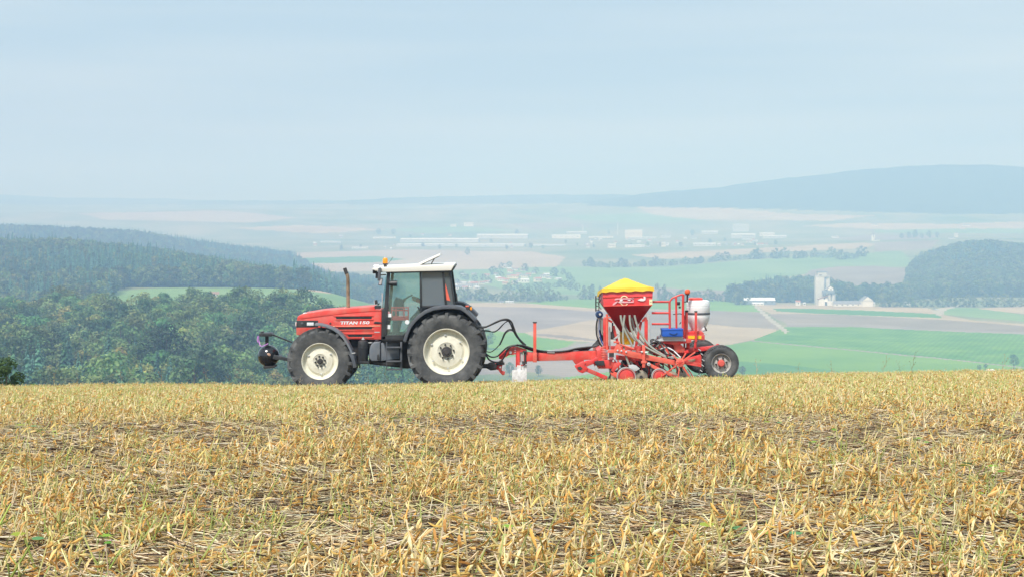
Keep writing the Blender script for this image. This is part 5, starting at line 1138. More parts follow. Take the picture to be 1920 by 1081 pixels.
part('meter_chute', PALE, hf, lambda b: prism(b, [(1150, 634), (1160, 626), (1162, 628.4), (1152, 637)], .5, .45, .75, .006))
part('seed_box', YELB, hf, lambda b: prism(b, [(1164, 623), (1180, 620.6), (1183, 632), (1189, 637), (1188, 645.4), (1165, 645)], .7, .7, 1.2, .012))
part('seed_box_panel', ORANGE, hf, lambda b: prism(b, [(1172.6, 637), (1176.6, 633), (1177.4, 635), (1173, 639.6)], .7, .69, .72))
for pts in ([(1163.6, 590), (1165, 600), (1168.6, 612), (1175, 626), (1182, 640), (1187, 652)], [(1171.4, 590), (1169.6, 604), (1168.4, 622), (1168.4, 640), (1171, 658), (1176, 674), (1180, 684)], [(1180.6, 590), (1181.4, 604), (1184.6, 618), (1191, 632), (1201, 643), (1216, 653), (1236, 663), (1249, 669)], [(1189.6, 590), (1193, 604), (1199, 620), (1208, 635), (1219, 648), (1234, 659), (1248, 667)], [(1166, 592, .5), (1174, 615, .5), (1188, 634, .5), (1204, 648, .5), (1226, 660, .5)], [(1184, 592, .5), (1190, 616, .5), (1203, 638, .5), (1222, 652, .5)]):
    hose(pts, .025, .05, HOSEG, DR, 'seed_hose', 12)
for k in range(6): hose([(1120 + k * 2.2, 597), (1118 + k * 2.6, 612 + k), (1119 + k * 3, 628), (1124 + k * 2.4, 642 - k), (1130 + k * 1.6, 650)], .011 if k else .017, .5 + .08 * k, (HOSEB, PALE, BLUE, HOSEB, HOSEG, HOSEB)[k])
# near-side press frame: long arm, spring packs, lower arms
def f(b):
    prism(b, [(1139, 657.4), (1141, 655.4), (1152, 654), (1154.4, 646), (1158, 643.6), (1162.6, 645.4), (1164.6, 651), (1166.4, 654), (1204, 662), (1230, 667.6), (1266, 674.6), (1266, 684), (1230, 677), (1181, 668.2), (1156.6, 660.2), (1139, 661.6)], .0, -.02, .05, .008)
arm = part('press_arm', RED_O, DR, f)
for x, y in ((1158, 656), (1165, 657), (1174, 659), (1141, 672), (1150, 676), (1152, 672)): part('arm_bolt', PALE, arm, lambda b: add_lathe(b, [(.022, 0), (.022, -.016), (.012, -.022), (0, -.022)], q(x, y, -.02), 10))
part('arm_bracket', RED_O, arm, lambda b: (bar(b, (1206.8, 646), (1206.8, 688), -.04, .07, .07, .008), add_box(b, q(1206.8, 678, -.04), (.12, .09, .05), .006)))
part('bracket_pad', WPAINT, arm, lambda b: (add_box(b, q(1203.6, 658.4, -.08), (.05, .05, .03), .006), add_box(b, q(1211.6, 659.6, -.08), (.065, .05, .03), .006)))
part('tie_rod', RED_O, arm, lambda b: (add_tube(b, [q(1160, 644, .0), q(1189, 653.4, .0)], .02, 8), add_box(b, q(1156, 640.6, .0), (.14, .06, .04), .01)))
part('square_socket', BLACK, arm, lambda b: prism(b, rect(1142, 660.4, 1151, 668), .0, -.03, .1))
part('socket_frame', PALE, arm, lambda b: (prism(b, rect(1139.6, 660, 1141.8, 669), .0, -.035, .02), prism(b, rect(1151.2, 660, 1153, 669), .0, -.035, .02)))
def coil(b, x, y0, y1, Y, r, n, th):
    p = []
    for k in range(n * 10 + 1):
        a = 2 * math.pi * k / 10; c = q(x, y0 + (y1 - y0) * k / (n * 10), Y); p.append(c + Vector((math.cos(a) * r, math.sin(a) * r, 0)))
    add_tube(b, p, th, 6)
part('coil_spring', RED_O, DR, lambda b: coil(b, 1131.6, 649, 674, .15, .065, 8, .011), 60)
part('coil_spring', RED_D, DR, lambda b: coil(b, 1197.6, 647.5, 659, .1, .065, 5, .011), 60)
part('coil_spring', RED_O, DR, lambda b: coil(b, 1131.6, 649, 674, 1.9, .065, 8, .011), 60)
def f(b):
    prism(b, [(1119, 656), (1127, 651), (1127, 676), (1114, 684), (1112, 678), (1119, 668)], .3, .1, 2.2, .01)
    prism(b, [(1120, 674), (1150, 673), (1156.6, 678), (1155, 689.6), (1121, 690), (1120.6, 682)], .1, .06, 2.3, .015)
    prism(b, [(1152, 680), (1162, 677.6), (1165, 681), (1158, 688), (1150, 697), (1146, 694)], .0, -.02, .05, .008)
    prism(b, [(1155, 664.4), (1204, 669), (1204, 676), (1155, 673)], .25, .2, .3, .008)
tf = part('tool_frame', RED_D, DR, f)
part('frame_shield', BLACK, tf, lambda b: (prism(b, [(1114, 676), (1132, 674), (1134, 684), (1117, 684)], .05, .0, .05, .01), prism(b, [(1186, 674), (1204, 674), (1204, 686), (1188, 686)], .4, .35, 1.9, .02)))
fa = part('front_arm', RED_D, DR, lambda b: (prism(b, [(1077, 685), (1088, 678.6), (1094, 676), (1098, 679), (1096, 684), (1102, 688), (1099, 695), (1092, 698.4), (1084, 695)], .1, .02, .22, .015), prism(b, [(1093, 680), (1098, 675.6), (1112, 673), (1118, 668), (1122, 673), (1112, 681), (1100, 686)], .1, .05, .17, .01), bar(b, (1098, 691), (1138, 708), .1, .11, .09, .012)))
part('front_arm', RED_D, DR, lambda b: (prism(b, [(1077, 685), (1088, 678.6), (1094, 676), (1098, 679), (1096, 684), (1102, 688), (1099, 695), (1092, 698.4), (1084, 695)], .1, 2.0, 2.2, .015), bar(b, (1098, 691), (1138, 708), 2.1, .11, .09, .012)))
part('arm_cutout', IRON, fa, lambda b: prism(b, [(1082, 687), (1088, 685), (1092, 689), (1088, 692.6), (1083, 690.6)], .1, .012, .04))
part('lower_arm', RED_O, DR, lambda b: (bar(b, (1214, 681), (1270, 707.5), .02, .06, .075, .01), bar(b, (1150, 698), (1160, 702), -.05, .03, .07, .008), prism(b, [(1144, 697), (1150, 698), (1162, 704.6), (1170, 706.6), (1168, 710), (1158, 709), (1146, 702)], -.05, -.1, -.06, .006)))
part('arm_roller', PALE, DR, lambda b: add_lathe(b, [(.04, .04), (.04, -.03), (.014, -.035), (.014, -.02), (0, -.02)], q(1216.4, 681.6, -.06), 18))
# soil-working discs: press wheels and coulters, row by row across the width
def disc(b, x, y, Y, r, w, cone=.0): add_lathe(b, [(0, -w / 2 - cone), (r * .35, -w / 2 - cone), (r, -w / 2), (r, w / 2), (0, w / 2)], q(x, y, Y), 30)
PRESS = mat('press_wheel_rubber', (.40, .41, .42), .7, var=.2, scale=8, dirt=(.25, .2, .15), dirt_amt=.6, dirt_scale=7)
def presswheel(x, y, rpx, Y, rim_m):
    w = part('press_wheel', rim_m, DR, lambda b: disc(b, x, y, Y, M(rpx - 2.5), .10, .02)); r = M(rpx)
    part('press_tyre', PRESS, w, lambda b: add_lathe(b, [(r - .05, -.045), (r - .01, -.055), (r, -.03), (r, .03), (r - .01, .055), (r - .05, .045)], q(x, y, Y), 36, cap=False))
    part('scraper_band', IRON, w, lambda b: add_lathe(b, [(r - .06, -.056), (r - .045, -.06), (r - .045, -.02), (r - .06, -.02)], q(x, y, Y), 32, cap=False)); return w
for Y in (-.1, .45, 1.0, 1.55, 2.1): presswheel(1174 - Y * 3, 705.5, 18.5, Y, RED_D)
for Y in (-.05, .5, 1.05, 1.6, 2.15): presswheel(1236 - Y * 3, 704.5, 15, Y, RED_D)
DISC = mat('soil_worn_disc', (.42, .38, .30), .5, metal=.4, var=.2, scale=9, dirt=(.25, .19, .13), dirt_amt=.5)
for x, y, r_ in ((1202, 705.5, 12.5), (1156, 708, 11), (1260, 707, 12), (1282, 706, 13)):
    for Y in (.05, .6, 1.15, 1.7, 2.25):
        d = part('coulter_disc', DISC, DR, lambda b: disc(b, x - Y * 2, y, Y, M(r_), .012, .02)); part('disc_hub', IRON, d, lambda b: disc(b, x - Y * 2, y, Y - .03, .035, .05))
def f(b):
    for Y in (.05, .6, 1.15, 1.7, 2.25):
        add_bar(b, q(1202 - Y * 2, 705, Y), q(1192, 684, Y), .03, .05, .006); add_bar(b, q(1156 - Y * 2, 707, Y), q(1150, 686, Y), .03, .05, .006); add_bar(b, q(1260 - Y * 2, 706, Y), q(1240, 686, Y), .03, .04, .006); add_bar(b, q(1282, 706, Y), q(1276, 684, Y), .03, .04, .006)
    add_bar(b, q(1192, 684, -.1), q(1192, 684, -.1) + Vector((0, 2.5, 0)), .08, .08, .006); add_bar(b, q(1240, 686, -.1), q(1240, 686, -.1) + Vector((0, 2.5, 0)), .08, .08, .006)
part('coulter_stem', IRON, DR, f)
part('scraper_plate', PALE, DR, lambda b: prism(b, [(1178, 684), (1186, 682), (1193, 684), (1200, 690), (1193, 694.6), (1184, 695), (1181, 690)], -.02, -.03, -.015, .003))
for Y in (.3, .9, 1.5, 2.0): part('row_shank', STEEL, DR, lambda b: (bar(b, (1142 + Y * 4, 690), (1146 + Y * 4, 712), Y, .03, .05, .006), bar(b, (1222 - Y * 4, 690), (1224 - Y * 4, 712), Y, .03, .05, .006)))
# tangle of hoses and linkage over the rear frame
rng = random.Random(4)
for k in range(22):
    x0 = 1212 + rng.uniform(0, 30); y0 = 640 + rng.uniform(-2, 14); x1 = x0 + rng.uniform(18, 44); y1 = 652 + rng.uniform(0, 18); Y = rng.uniform(.0, 1.6)
    hose([(x0, y0, Y), ((x0 * 2 + x1) / 3, min(y0, y1) - rng.uniform(1, 6), Y + .1), ((x0 + 2 * x1) / 3, (y0 + y1) / 2 - rng.uniform(-2, 4), Y), (x1, y1, Y - .1)], rng.choice((.009, .013, .018)), Y, rng.choice((HOSEB, HOSEB, HOSEG, PALE, IRON)), DR, 'hose')
rc = random.Random(8)
for k in range(40):
    x, y, Y = 1166 + rc.uniform(0, 124), 660 + rc.uniform(-6, 22), rc.uniform(.15, 1.2)
    part('clevis', rc.choice((RED_D, IRON, STEEL, RED_D, PALE)), DR, lambda b: add_box(b, q(x, y, Y), (rc.uniform(.06, .2), rc.uniform(.05, .14), rc.uniform(.04, .09)), .008, Matrix.Rotation(rc.uniform(-.6, .6), 3, 'Y')))
part('cross_member', RED_D, DR, lambda b: (prism(b, [(1220, 652), (1228, 644), (1246, 641), (1262, 646), (1290, 652), (1294, 662), (1262, 668), (1228, 666)], .5, .55, .65, .012), prism(b, [(1222, 654), (1236, 648), (1258, 652), (1300, 655), (1300, 662), (1222, 662)], 1.4, 1.4, 1.5, .012), add_bar(b, q(1245, 656, .0), q(1245, 656, .0) + Vector((0, 2.3, 0)), .1, .1, .01), add_bar(b, q(1290, 655, .0), q(1290, 655, .0) + Vector((0, 2.3, 0)), .1, .1, .01)))
part('gusset', RED_O, DR, lambda b: (prism(b, [(1228, 652), (1240, 642), (1250, 650), (1256, 664), (1232, 664)], .3, .3, .34, .006), prism(b, [(1262, 644), (1274, 642), (1284, 652), (1284, 660), (1266, 660)], .35, .35, .39, .006)))
# rear beam, wheels
part('rear_beam', RED_D, DR, lambda b: prism(b, [(1252, 656), (1348, 646), (1350, 652.6), (1262, 664)], 1.7, 1.7, 1.82, .012))
part('rear_beam', RED_D, DR, lambda b: (prism(b, [(1252, 656), (1262, 655), (1348, 646), (1351, 649), (1350, 652.6), (1262, 664), (1252, 664)], .55, .5, .62, .012), add_lathe(b, [(.05, .06), (.05, -.06), (0, -.06)], q(1346, 647.5, .5), 16)))
part('axle_box', RED_D, DR, lambda b: (prism(b, [(1283, 676), (1287, 672), (1315, 664.6), (1315, 684), (1283, 681)], .05, .0, .25, .01), bar(b, (1283, 678), (1315, 683), -.01, .03, .07, .006), bar(b, (1284, 680.6), (1315, 686.4), -.03, .03, .025, .004)))
part('mud_patch', mat('dried_mud', (.34, .26, .17), .95, var=.2, scale=20), DR, lambda b: prism(b, [(1290, 674), (1296, 672.6), (1303, 671), (1304, 675), (1298, 677.4), (1291, 677)], .0, -.006, .01, .002))
part('axle', IRON, DR, lambda b: (add_tube(b, [q(1353, 680.5, .4), q(1353, 680.5, .4) + Vector((0, 1.6, 0))], .06, 12), bar(b, (1346, 650), (1353, 680), .62, .1, .1), bar(b, (1346, 650), (1353, 680), 1.7, .1, .1)))
RIMG = mat('grey_rim_paint', (.50, .49, .47), .5, var=.08, scale=6, dirt=(.33, .28, .22), dirt_amt=.5, dirt_scale=6)
dw = make_wheel(DR, 'drill_wheel', 1353, 680.6, 33.6, 18.4, .25, .38, 26, RIMG, .075, .125, 6, RED, 'block'); far_copy(dw, 2.1, -.26)
part('hub_cap', RED, dw, lambda b: add_lathe(b, [(.085, -.10), (.085, -.15), (.06, -.18), (0, -.185)], (0, 0, 0), 22))
# star marker wheel
sx, sy, SY = 1275, 679, -.12
st = part('star_hub', RED_O, DR, lambda b: prism(b, [(sx + 8.6 * math.cos(a), sy + 8.6 * math.sin(a)) for a in [R(22.5 + 45 * k) for k in range(8)]], SY, SY - .03, SY + .03, .008))
for k in range(4): part('hub_rib', RED, st, lambda b: bar(b, (sx - 6 * math.cos(R(45 * k + 22)), sy - 6 * math.sin(R(45 * k + 22))), (sx + 6 * math.cos(R(45 * k + 22)), sy + 6 * math.sin(R(45 * k + 22))), SY - .035, .012, .012, .002))
for x, y in ((1303.6, 659), (1270.6, 712), (1297, 711), (1242, 703.6), (1261, 664), (1286, 661)): part('spoke', RED_O, st, lambda b: bar(b, (sx, sy), (x, y), SY, .022, .032, .004))
part('hub_axle', IRON, st, lambda b: add_tube(b, [q(sx, sy, SY), q(sx, sy, SY) + Vector((0, 2.4, 0))], .035, 10))
part('spoke_foot', IRON, st, lambda b: add_box(b, q(1270.6, 712, SY), (.06, .05, .05), .008))
# trailing harrow tines beside the wheel
tn = [(1311, 655), (1315.6, 663), (1318, 674), (1317, 684), (1314, 694), (1310, 703)]
ha = part('harrow_rail', IRON, DR, lambda b: add_tube(b, smooth_path([q(x - 1, y, -.02) for x, y in tn], 4), .012, 6))
for x, y in tn: part('tine', PALE, ha, lambda b: bar(b, (x - 1.6, y - 1.4), (x + 3, y + 1.8), -.05, .018, .02, .003))
for x in (1276, 1280, 1285): part('tine', RED_D, ha, lambda b: add_tube(b, smooth_path([q(x + 4, 690, .1), q(x + 10, 698, .1), q(x + 18, 713, .1)], 4), .012, 6))
# platform with rails
def f(b):
    for Y in (.25, 1.2):
        for y in (565.2, 586, 606.6): add_tube(b, [q(1222, y, Y), q(1256.6, y, Y)], .026, 10)
        add_tube(b, [q(1255.4, 563.6, Y), q(1256, 616, Y), q(1258, 640, Y)], .028, 10)
    for y in (565.2, 606.6): add_tube(b, [q(1256.4, y, .25), q(1256.4, y, 1.2)], .02, 8)
ra = part('railing', RED_D, DR, f)
part('handrail', RED_D, ra, lambda b: (add_tube(b, smooth_path([q(1256.6, 564, .25), q(1260, 559, .25), q(1267, 555.6, .25), q(1275, 552.6, .25), q(1281, 551.6, .25)], 4), .02, 10), add_tube(b, [q(1267.6, 555.4, .25), q(1268.4, 617, .25)], .024, 10), add_tube(b, [q(1281, 551.6, .25), q(1280, 640, .25)], .03, 10), add_tube(b, [q(1284.6, 590, .6), q(1283, 650, .6)], .022, 10)))
part('rail_bracket', BLACK, ra, lambda b: (add_box(b, q(1272.4, 568.4, .3), (.07, .06, .08), .01), add_box(b, q(1274.4, 575.4, .3), (.05, .06, .05), .01), add_tube(b, smooth_path([q(1262, 588.6, .3), q(1268, 588, .3), q(1276, 587.4, .3), q(1280, 590, .3)], 3), .011, 6), add_tube(b, [q(1274, 607, .3), q(1277, 603, .3)], .012, 6), add_tube(b, smooth_path([q(1281, 564, .25), q(1285, 565.6, .25), q(1288.6, 563, .25)], 4), .012, 6)))
part('step_plate', PALE, ra, lambda b: (prism(b, rect(1243, 630.4, 1281, 634.6), .2, .2, 1.1, .006), bar(b, (1224, 640), (1244, 635), .4, .3, .04), prism(b, rect(1240, 634.8, 1286, 638.6), .2, .22, 1.1)))
part('platform', RED_D, ra, lambda b: prism(b, [(1240, 636.4), (1296, 634), (1296, 641), (1262, 645), (1240, 642)], .3, .25, 1.6, .008))
b = newbm(); prism(b, [(1241.6, 617.4), (1280.6, 616.4), (1280.6, 630), (1242, 630.2)], .12, .12, .55, .012); bxx = mk('tool_box', b, BLUE); tag(bxx, 'blue plastic tool box on the platform of the seed drill', 'box')
b = newbm(); add_tube(b, smooth_path([q(1255, 623.4, .11), q(1259, 625.6, .11), q(1263, 626.4, .11), q(1267, 625.4, .11), q(1270, 623, .11)], 4), .009, 6); mk('handle', b, NAVY, bxx)
b = newbm(); prism(b, [(1241, 616.2), (1281.2, 615.2), (1281.2, 618), (1241, 619)], .12, .11, .56, .006); mk('lid', b, BLUE, bxx)
# white tank
tx = 1309; TY = .8; c0 = q(tx, 600, TY); k_ = lambda p: M(p, TY); zz = lambda y: q(0, y, TY).z - c0.z
tk = part('seed_tank', WHITE, DR, lambda b: add_lathe(b, [(0, zz(562)), (k_(17), zz(562)), (k_(20.5), zz(563.4)), (k_(21.6), zz(566)), (k_(21.8), zz(573)), (k_(21.2), zz(573.6)), (k_(21.8), zz(574.4)), (k_(22), zz(585)), (k_(21.4), zz(586)), (k_(22), zz(590)), (k_(21.6), zz(596)), (k_(18.6), zz(604)), (k_(13.4), zz(615)), (k_(11), zz(620)), (k_(9.4), zz(624)), (0, zz(624))], c0, 44, 'Z')); tag(tk, 'white tapering plastic tank')
part('tank_band', DGREY, tk, lambda b: add_lathe(b, [(k_(22.2), zz(584.8)), (k_(22.5), zz(584.8)), (k_(22.5), zz(588.4)), (k_(22.2), zz(588.4))], c0, 44, 'Z', cap=False))
part('tank_lid', RED, tk, lambda b: add_lathe(b, [(k_(13.4), zz(563)), (k_(13.4), zz(559)), (k_(12), zz(557.6)), (0, zz(557.4))], c0 + Vector((-.06, 0, 0)), 32, 'Z'))
part('tank_spout', WHITE, tk, lambda b: add_tube(b, [q(1315, 619, .7), q(1322.4, 615.4, .66)], .055, 14)); part('spout_cap', IRON, tk, lambda b: add_tube(b, [q(1321.8, 615.6, .66), q(1324, 614.6, .66)], .058, 14)); part('spout_lever', PALE, tk, lambda b: bar(b, (1316, 621), (1325, 625.4), .62, .1, .02))
ts = part('tank_stand', RED_D, DR, lambda b: (bar(b, (1287.4, 583), (1287.6, 640), .45, .05, .055), bar(b, (1304.8, 583.6), (1304.8, 640), .36, .06, .055), bar(b, (1304.8, 590), (1304.8, 640), 1.3, .06, .05), prism(b, [(1288, 621), (1316, 620), (1320, 624), (1320, 626.6), (1288, 626.6)], .45, .45, 1.2, .008), prism(b, [(1286, 627), (1321.4, 627), (1321.4, 636.4), (1286, 636.4)], .42, .42, .46, .004), bar(b, (1290, 636), (1290, 652), .5, .08, .08), bar(b, (1304.8, 636), (1303, 652), .5, .08, .06)))
for x0, x1 in ((1290, 1303), (1307, 1315)): part('reflective_strip', YELB, ts, lambda b: prism(b, rect(x0, 628.6, x1, 634.2), .42, .413, .423))
part('stand_cap', IRON, ts, lambda b: (add_box(b, q(1287.4, 582.6, .45), (.08, .07, .04), .008), add_box(b, q(1304.8, 583.4, .36), (.07, .07, .03), .006), bar(b, (1285, 584), (1285, 598), .45, .03, .03)))
bn = part('beacon', IRON, DR, lambda b: (add_tube(b, [q(1288.6, 566, .5), q(1288.8, 552, .5)], .02, 8), add_lathe(b, [(.05, -.02), (.055, 0), (0, .01)], q(1289, 551, .5), 16, 'Z')))
part('beacon_dome', mat('red_orange_lens', (.80, .13, .05), .3, var=.05), bn, lambda b: add_lathe(b, [(.050, .0), (.064, .02), (.066, .06), (.05, .1), (0, .115)], q(1289, 550.6, .5), 20, 'Z'))

# depth stops, tine shanks and levers across the frame
rl = random.Random(19)
for k in range(18):
    x, y = 1158 + k * 7.2 + rl.uniform(-2, 2), 668 + rl.uniform(-6, 8) + k * .7; Y = rl.uniform(.1, 1.0)
    part('link_bar', rl.choice((RED_D, RED_O, IRON, STEEL)), DR, lambda b: bar(b, (x, y), (x + rl.uniform(-6, 14), y + rl.uniform(8, 24)), Y, .035, rl.uniform(.03, .055), .005))
for k in range(9):
    x = 1168 + k * 13; part('spring_tine', RED_D, DR, lambda b: add_tube(b, smooth_path([q(x, 682, .2), q(x + 8, 688, .2), q(x + 10, 698, .2), q(x + 4, 712, .2)], 4), .014, 6))

for x, y, r_ in ((1188, 699, 14), (1211, 698, 14), (1233, 697, 13)):  # rollers added as a dark backing, blocking the bright background behind the arms
    pr = part('dark_backing_roller', RUBBER, DR, lambda b: add_lathe(b, [(.05, .5)] + [(M(r_) - (.03 if k % 2 else 0), .5 + .06 * k) for k in range(29)] + [(.05, 2.2)], q(x, y, 0), 26))
    part('backing_axle', IRON, pr, lambda b: add_tube(b, [q(x, y, .3), q(x, y, .3) + Vector((0, 2.1, 0))], .035, 10))
# ------------------------------------------------------------------ buildings in the valley
WALL = [mat('white_render', (.80, .78, .74), .85, var=.06, scale=.3), mat('cream_render', (.76, .70, .60), .85, var=.06, scale=.3), mat('grey_render', (.55, .56, .56), .85, var=.08, scale=.3), mat('pale_ochre_render', (.78, .66, .48), .85, var=.06, scale=.3)]
ROOF = [mat('red_tiles', (.42, .17, .11), .85, var=.2, scale=.8), mat('grey_tiles', (.24, .24, .26), .85, var=.2, scale=.8), mat('brown_tiles', (.30, .19, .14), .85, var=.2, scale=.8), mat('pale_sheet_roof', (.70, .72, .74), .6, var=.08, scale=.3)]
WIN = mat('dark_window', (.06, .08, .10), .2, var=.2); CONC = mat('pale_concrete', (.62, .61, .57), .9, var=.10, scale=.15, dirt=(.42, .41, .38), dirt_amt=.3, dirt_scale=.1)
BLUEG = mat('blue_grey_sheet', (.22, .27, .33), .6, var=.1, scale=.3)

def house(name, label, cat, p, w, d, h, rh, wm, rm, rz=0.0, group=None, wins=2, gable=True, eave=.35):
    t = thing(name, label, cat, tuple(p), group); t.rotation_euler.z = rz
    def local(nm, b, m, par=None):
        me = bpy.data.meshes.new(nm); bmesh.ops.recalc_face_normals(b, faces=b.faces); b.to_mesh(me); b.free(); me.materials.append(m)
        o = bpy.data.objects.new(nm, me); COL.objects.link(o); o.parent = par or t; return o
    b = newbm()
    if gable: add_prism(b, [(-w / 2, -1.5), (w / 2, -1.5), (w / 2, h), (-w / 2, h)], -d / 2, d / 2)
    else: add_prism(b, [(-w / 2, -1.5), (w / 2, -1.5), (w / 2, h), (-w / 2, h)], -d / 2, d / 2)
    wl_ = local('wall', b, wm)
    b = newbm()
    if rh > 0:
        s = Soup(); e = eave
        # ridge along X: gables at both ends
        v = [(-w / 2 - e, -d / 2 - e, h - .1), (w / 2 + e, -d / 2 - e, h - .1), (w / 2 + e, d / 2 + e, h - .1), (-w / 2 - e, d / 2 + e, h - .1), (-w / 2 - e, 0, h + rh), (w / 2 + e, 0, h + rh)]
        vs = [b.verts.new(x) for x in v]
        for f_ in ((0, 1, 5, 4), (2, 3, 4, 5), (0, 4, 3), (1, 2, 5), (0, 3, 2, 1)): b.faces.new([vs[i] for i in f_])
        if gable:
            bg = newbm(); vg = [bg.verts.new(x) for x in ((-w / 2, -d / 2, h), (-w / 2, d / 2, h), (-w / 2, 0, h + rh * .93), (w / 2 + .0, -d / 2, h), (w / 2, d / 2, h), (w / 2, 0, h + rh * .93))]
            for off, tri in ((-.37, (0, 1, 2)), (.37, (3, 4, 5))):
                for i in tri: vg[i].co.x += off * (1 + e)
                bg.faces.new([vg[i] for i in tri])
            local('gable', bg, wm, wl_)
    else: add_prism(b, [(-w / 2 - e0, h) if False else (-w / 2 - .3, h), (w / 2 + .3, h), (w / 2 + .3, h + .6), (-w / 2 - .3, h + .6)], -d / 2 - .3, d / 2 + .3)
    local('roof', b, rm)
    for k in range(wins):
        b = newbm(); x = -w / 2 + w * (k + .5) / wins; add_box(b, (x, -d / 2 - .03, h * .55), (min(1.6, w / wins * .5), .12, min(1.7, h * .4))); local('window', b, WIN, wl_)
    return t

random.seed(21)
# village: white houses among trees
vh = [(852, 538, 9, 5), (858, 541, 11, 5), (866, 540, 12, 5), (872, 542, 9, 5), (880, 539, 12, 6), (888, 537, 14, 8), (893, 541, 9, 4), (884, 532, 9, 4), (903, 532, 9, 4), (912, 531, 8, 4), (917, 530, 7, 4), (870, 533, 9, 4), (860, 533, 8, 4), (913, 519, 9, 5), (889, 516, 8, 4), (868, 517, 8, 4),
      (934, 524, 10, 5), (941, 527, 12, 6), (950, 528, 9, 5), (957, 521, 11, 6), (966, 522, 14, 6), (972, 518, 9, 6), (976, 529, 9, 6), (984, 530, 14, 7), (965, 533, 8, 6), (947, 533, 10, 4), (985, 520, 12, 5), (991, 518, 9, 5), (958, 511, 10, 4), (967, 507, 9, 4), (980, 508, 9, 3), (945, 498, 8, 3), (1000, 513, 8, 3), (1008, 528, 11, 7), (1018, 521, 9, 5), (1024, 518, 10, 5), (1030, 523, 9, 4), (1047, 524, 9, 3), (930, 516, 7, 4), (955, 505, 8, 3)]
for i, (x, y, w, h) in enumerate(vh):
    p = ground_hit(x, y, 2200); D = p.y + CAM_D; s = D / FPX
    wm = random.choice((0, 0, 0, 1, 3)); rm = random.choice((0, 1, 2, 3, 3))
    house('village_house', 'small %s house with a %s roof in the valley village' % (('white', 'cream', 'grey', 'ochre')[wm], ('red', 'dark grey', 'brown', 'pale')[rm]), 'house', p, w * s * 1.1, random.uniform(8, 11), h * s * .85, h * s * .36, WALL[wm], ROOF[rm], random.uniform(-.5, .5), 'village houses', 3)
# far town: halls and blocks
halls = [(895, 990, 438.5, 447), (752, 898, 446.5, 454), (745, 985, 457, 461.5), (1035, 1088, 440, 447), (1062, 1100, 434, 438), (1104, 1150, 443, 446), (1172, 1204, 431, 446), (1178, 1230, 444, 448), (1238, 1258, 440, 446), (1297, 1306, 444, 448), (1315, 1346, 433, 438.5), (1374, 1404, 420, 434), (1371, 1416, 438, 446), (1392, 1410, 442, 450), (1424, 1452, 436, 443), (1430, 1474, 441, 447), (1141, 1154, 459, 466), (1172, 1208, 460.5, 465), (1174, 1186, 468, 471), (1209, 1218, 469, 471), (1240, 1248, 460, 468), (1300, 1342, 460, 466), (870, 888, 417, 424), (845, 856, 421, 425), (1000, 1060, 458, 461), (1560, 1572, 442, 446), (700, 742, 444, 447), (660, 690, 463, 466), (602, 640, 452, 455)]
for i, (x0, x1, y0, y1) in enumerate(halls):
    p = ground_hit((x0 + x1) / 2, y1, 3700); s = (p.y + CAM_D) / FPX; w = (x1 - x0) * s; h = (y1 - y0) * s; long_ = w > 3.5 * h
    house('town_building', ('long low white hall' if long_ else 'pale block') + ' in the hazy far town', 'building', p, w, min(60, max(14, w * .3)), h * (.75 if long_ else 1), h * .25 if long_ else 0, WALL[random.choice((2, 2, 1, 0))], ROOF[3] if long_ else ROOF[random.choice((1, 3))], random.uniform(-.08, .08), 'long halls of the far town' if long_ else 'blocks of the far town', 5)
for i in range(60):
    x = random.uniform(1090, 1480) if i < 44 else random.uniform(570, 1000); y = random.uniform(447, 469) if i < 44 else random.uniform(440, 468)
    p = ground_hit(x, y, 3700); s = (p.y + CAM_D) / FPX; w = random.uniform(3, 7) * s; rm = random.choice((0, 1, 2, 3))
    house('town_house', 'tiny pale house in the hazy far town', 'house', p, w, w * .8, random.uniform(2, 3) * s, random.uniform(1, 1.8) * s, WALL[random.choice((0, 0, 1, 2))], ROOF[rm], random.uniform(-.6, .6), 'small houses of the far town', 2)
# chimneys and the church tower
for x, y0, y1, lb in ((1158.5, 416, 440, 'thin tall chimney in the middle of the far town'), (1093, 421, 437, 'thin mast left of the tall chimney in the far town')):
    p = ground_hit(x, y1, 3700); s = (p.y + CAM_D) / FPX; h = (y1 - y0) * s; t = thing('chimney', lb, 'chimney', p)
    part('shaft', CONC, t, lambda b: add_lathe(b, [(1.3 * s * .7, -2), (.8 * s * .7, h), (0, h)], p, 14, 'Z')); part('band', ROOF[0], t, lambda b: add_lathe(b, [(.95 * s * .7, h * .9), (.95 * s * .7, h * .95), (.4, h * .95)], p, 14, 'Z', cap=False))
p = ground_hit(1637, 452, 3700); s = (p.y + CAM_D) / FPX; t = thing('church_tower', 'pale church tower with pointed cap on the far slope', 'tower', p)
part('shaft', WALL[0], t, lambda b: add_box(b, p + Vector((0, 0, 6.0 * s)), (6 * s, 6 * s, 12 * s))); part('spire', ROOF[1], t, lambda b: add_lathe(b, [(4.2 * s, 12 * s), (1.5 * s, 15 * s), (0, 20 * s)], p, 8, 'Z')); part('belfry_window', WIN, t, lambda b: add_box(b, p + Vector((0, -3.0 * s, 9 * s)), (1.4 * s, .4, 2.4 * s)))
for x, y, w, h, lb in ((1643, 452, 9, 3, 'low white building beside the pale church tower'), (1785, 448, 10, 2.4, 'low white farm building left of the wooded knoll'), (1793, 445, 4, 8, 'small white tower beside the farm by the wooded knoll'), (1812, 424, 14, 2, 'long pale barn on the slope under the right hill'), (1640, 423, 9, 2, 'pale barn on the far slope above the church tower')):
    p = ground_hit(x, y, 2300); s = (p.y + CAM_D) / FPX; house('farm_building', lb, 'building', p, w * s, 8 + 3 * s, h * s, 1.0 * s, WALL[0], ROOF[1], .1, None, 3)

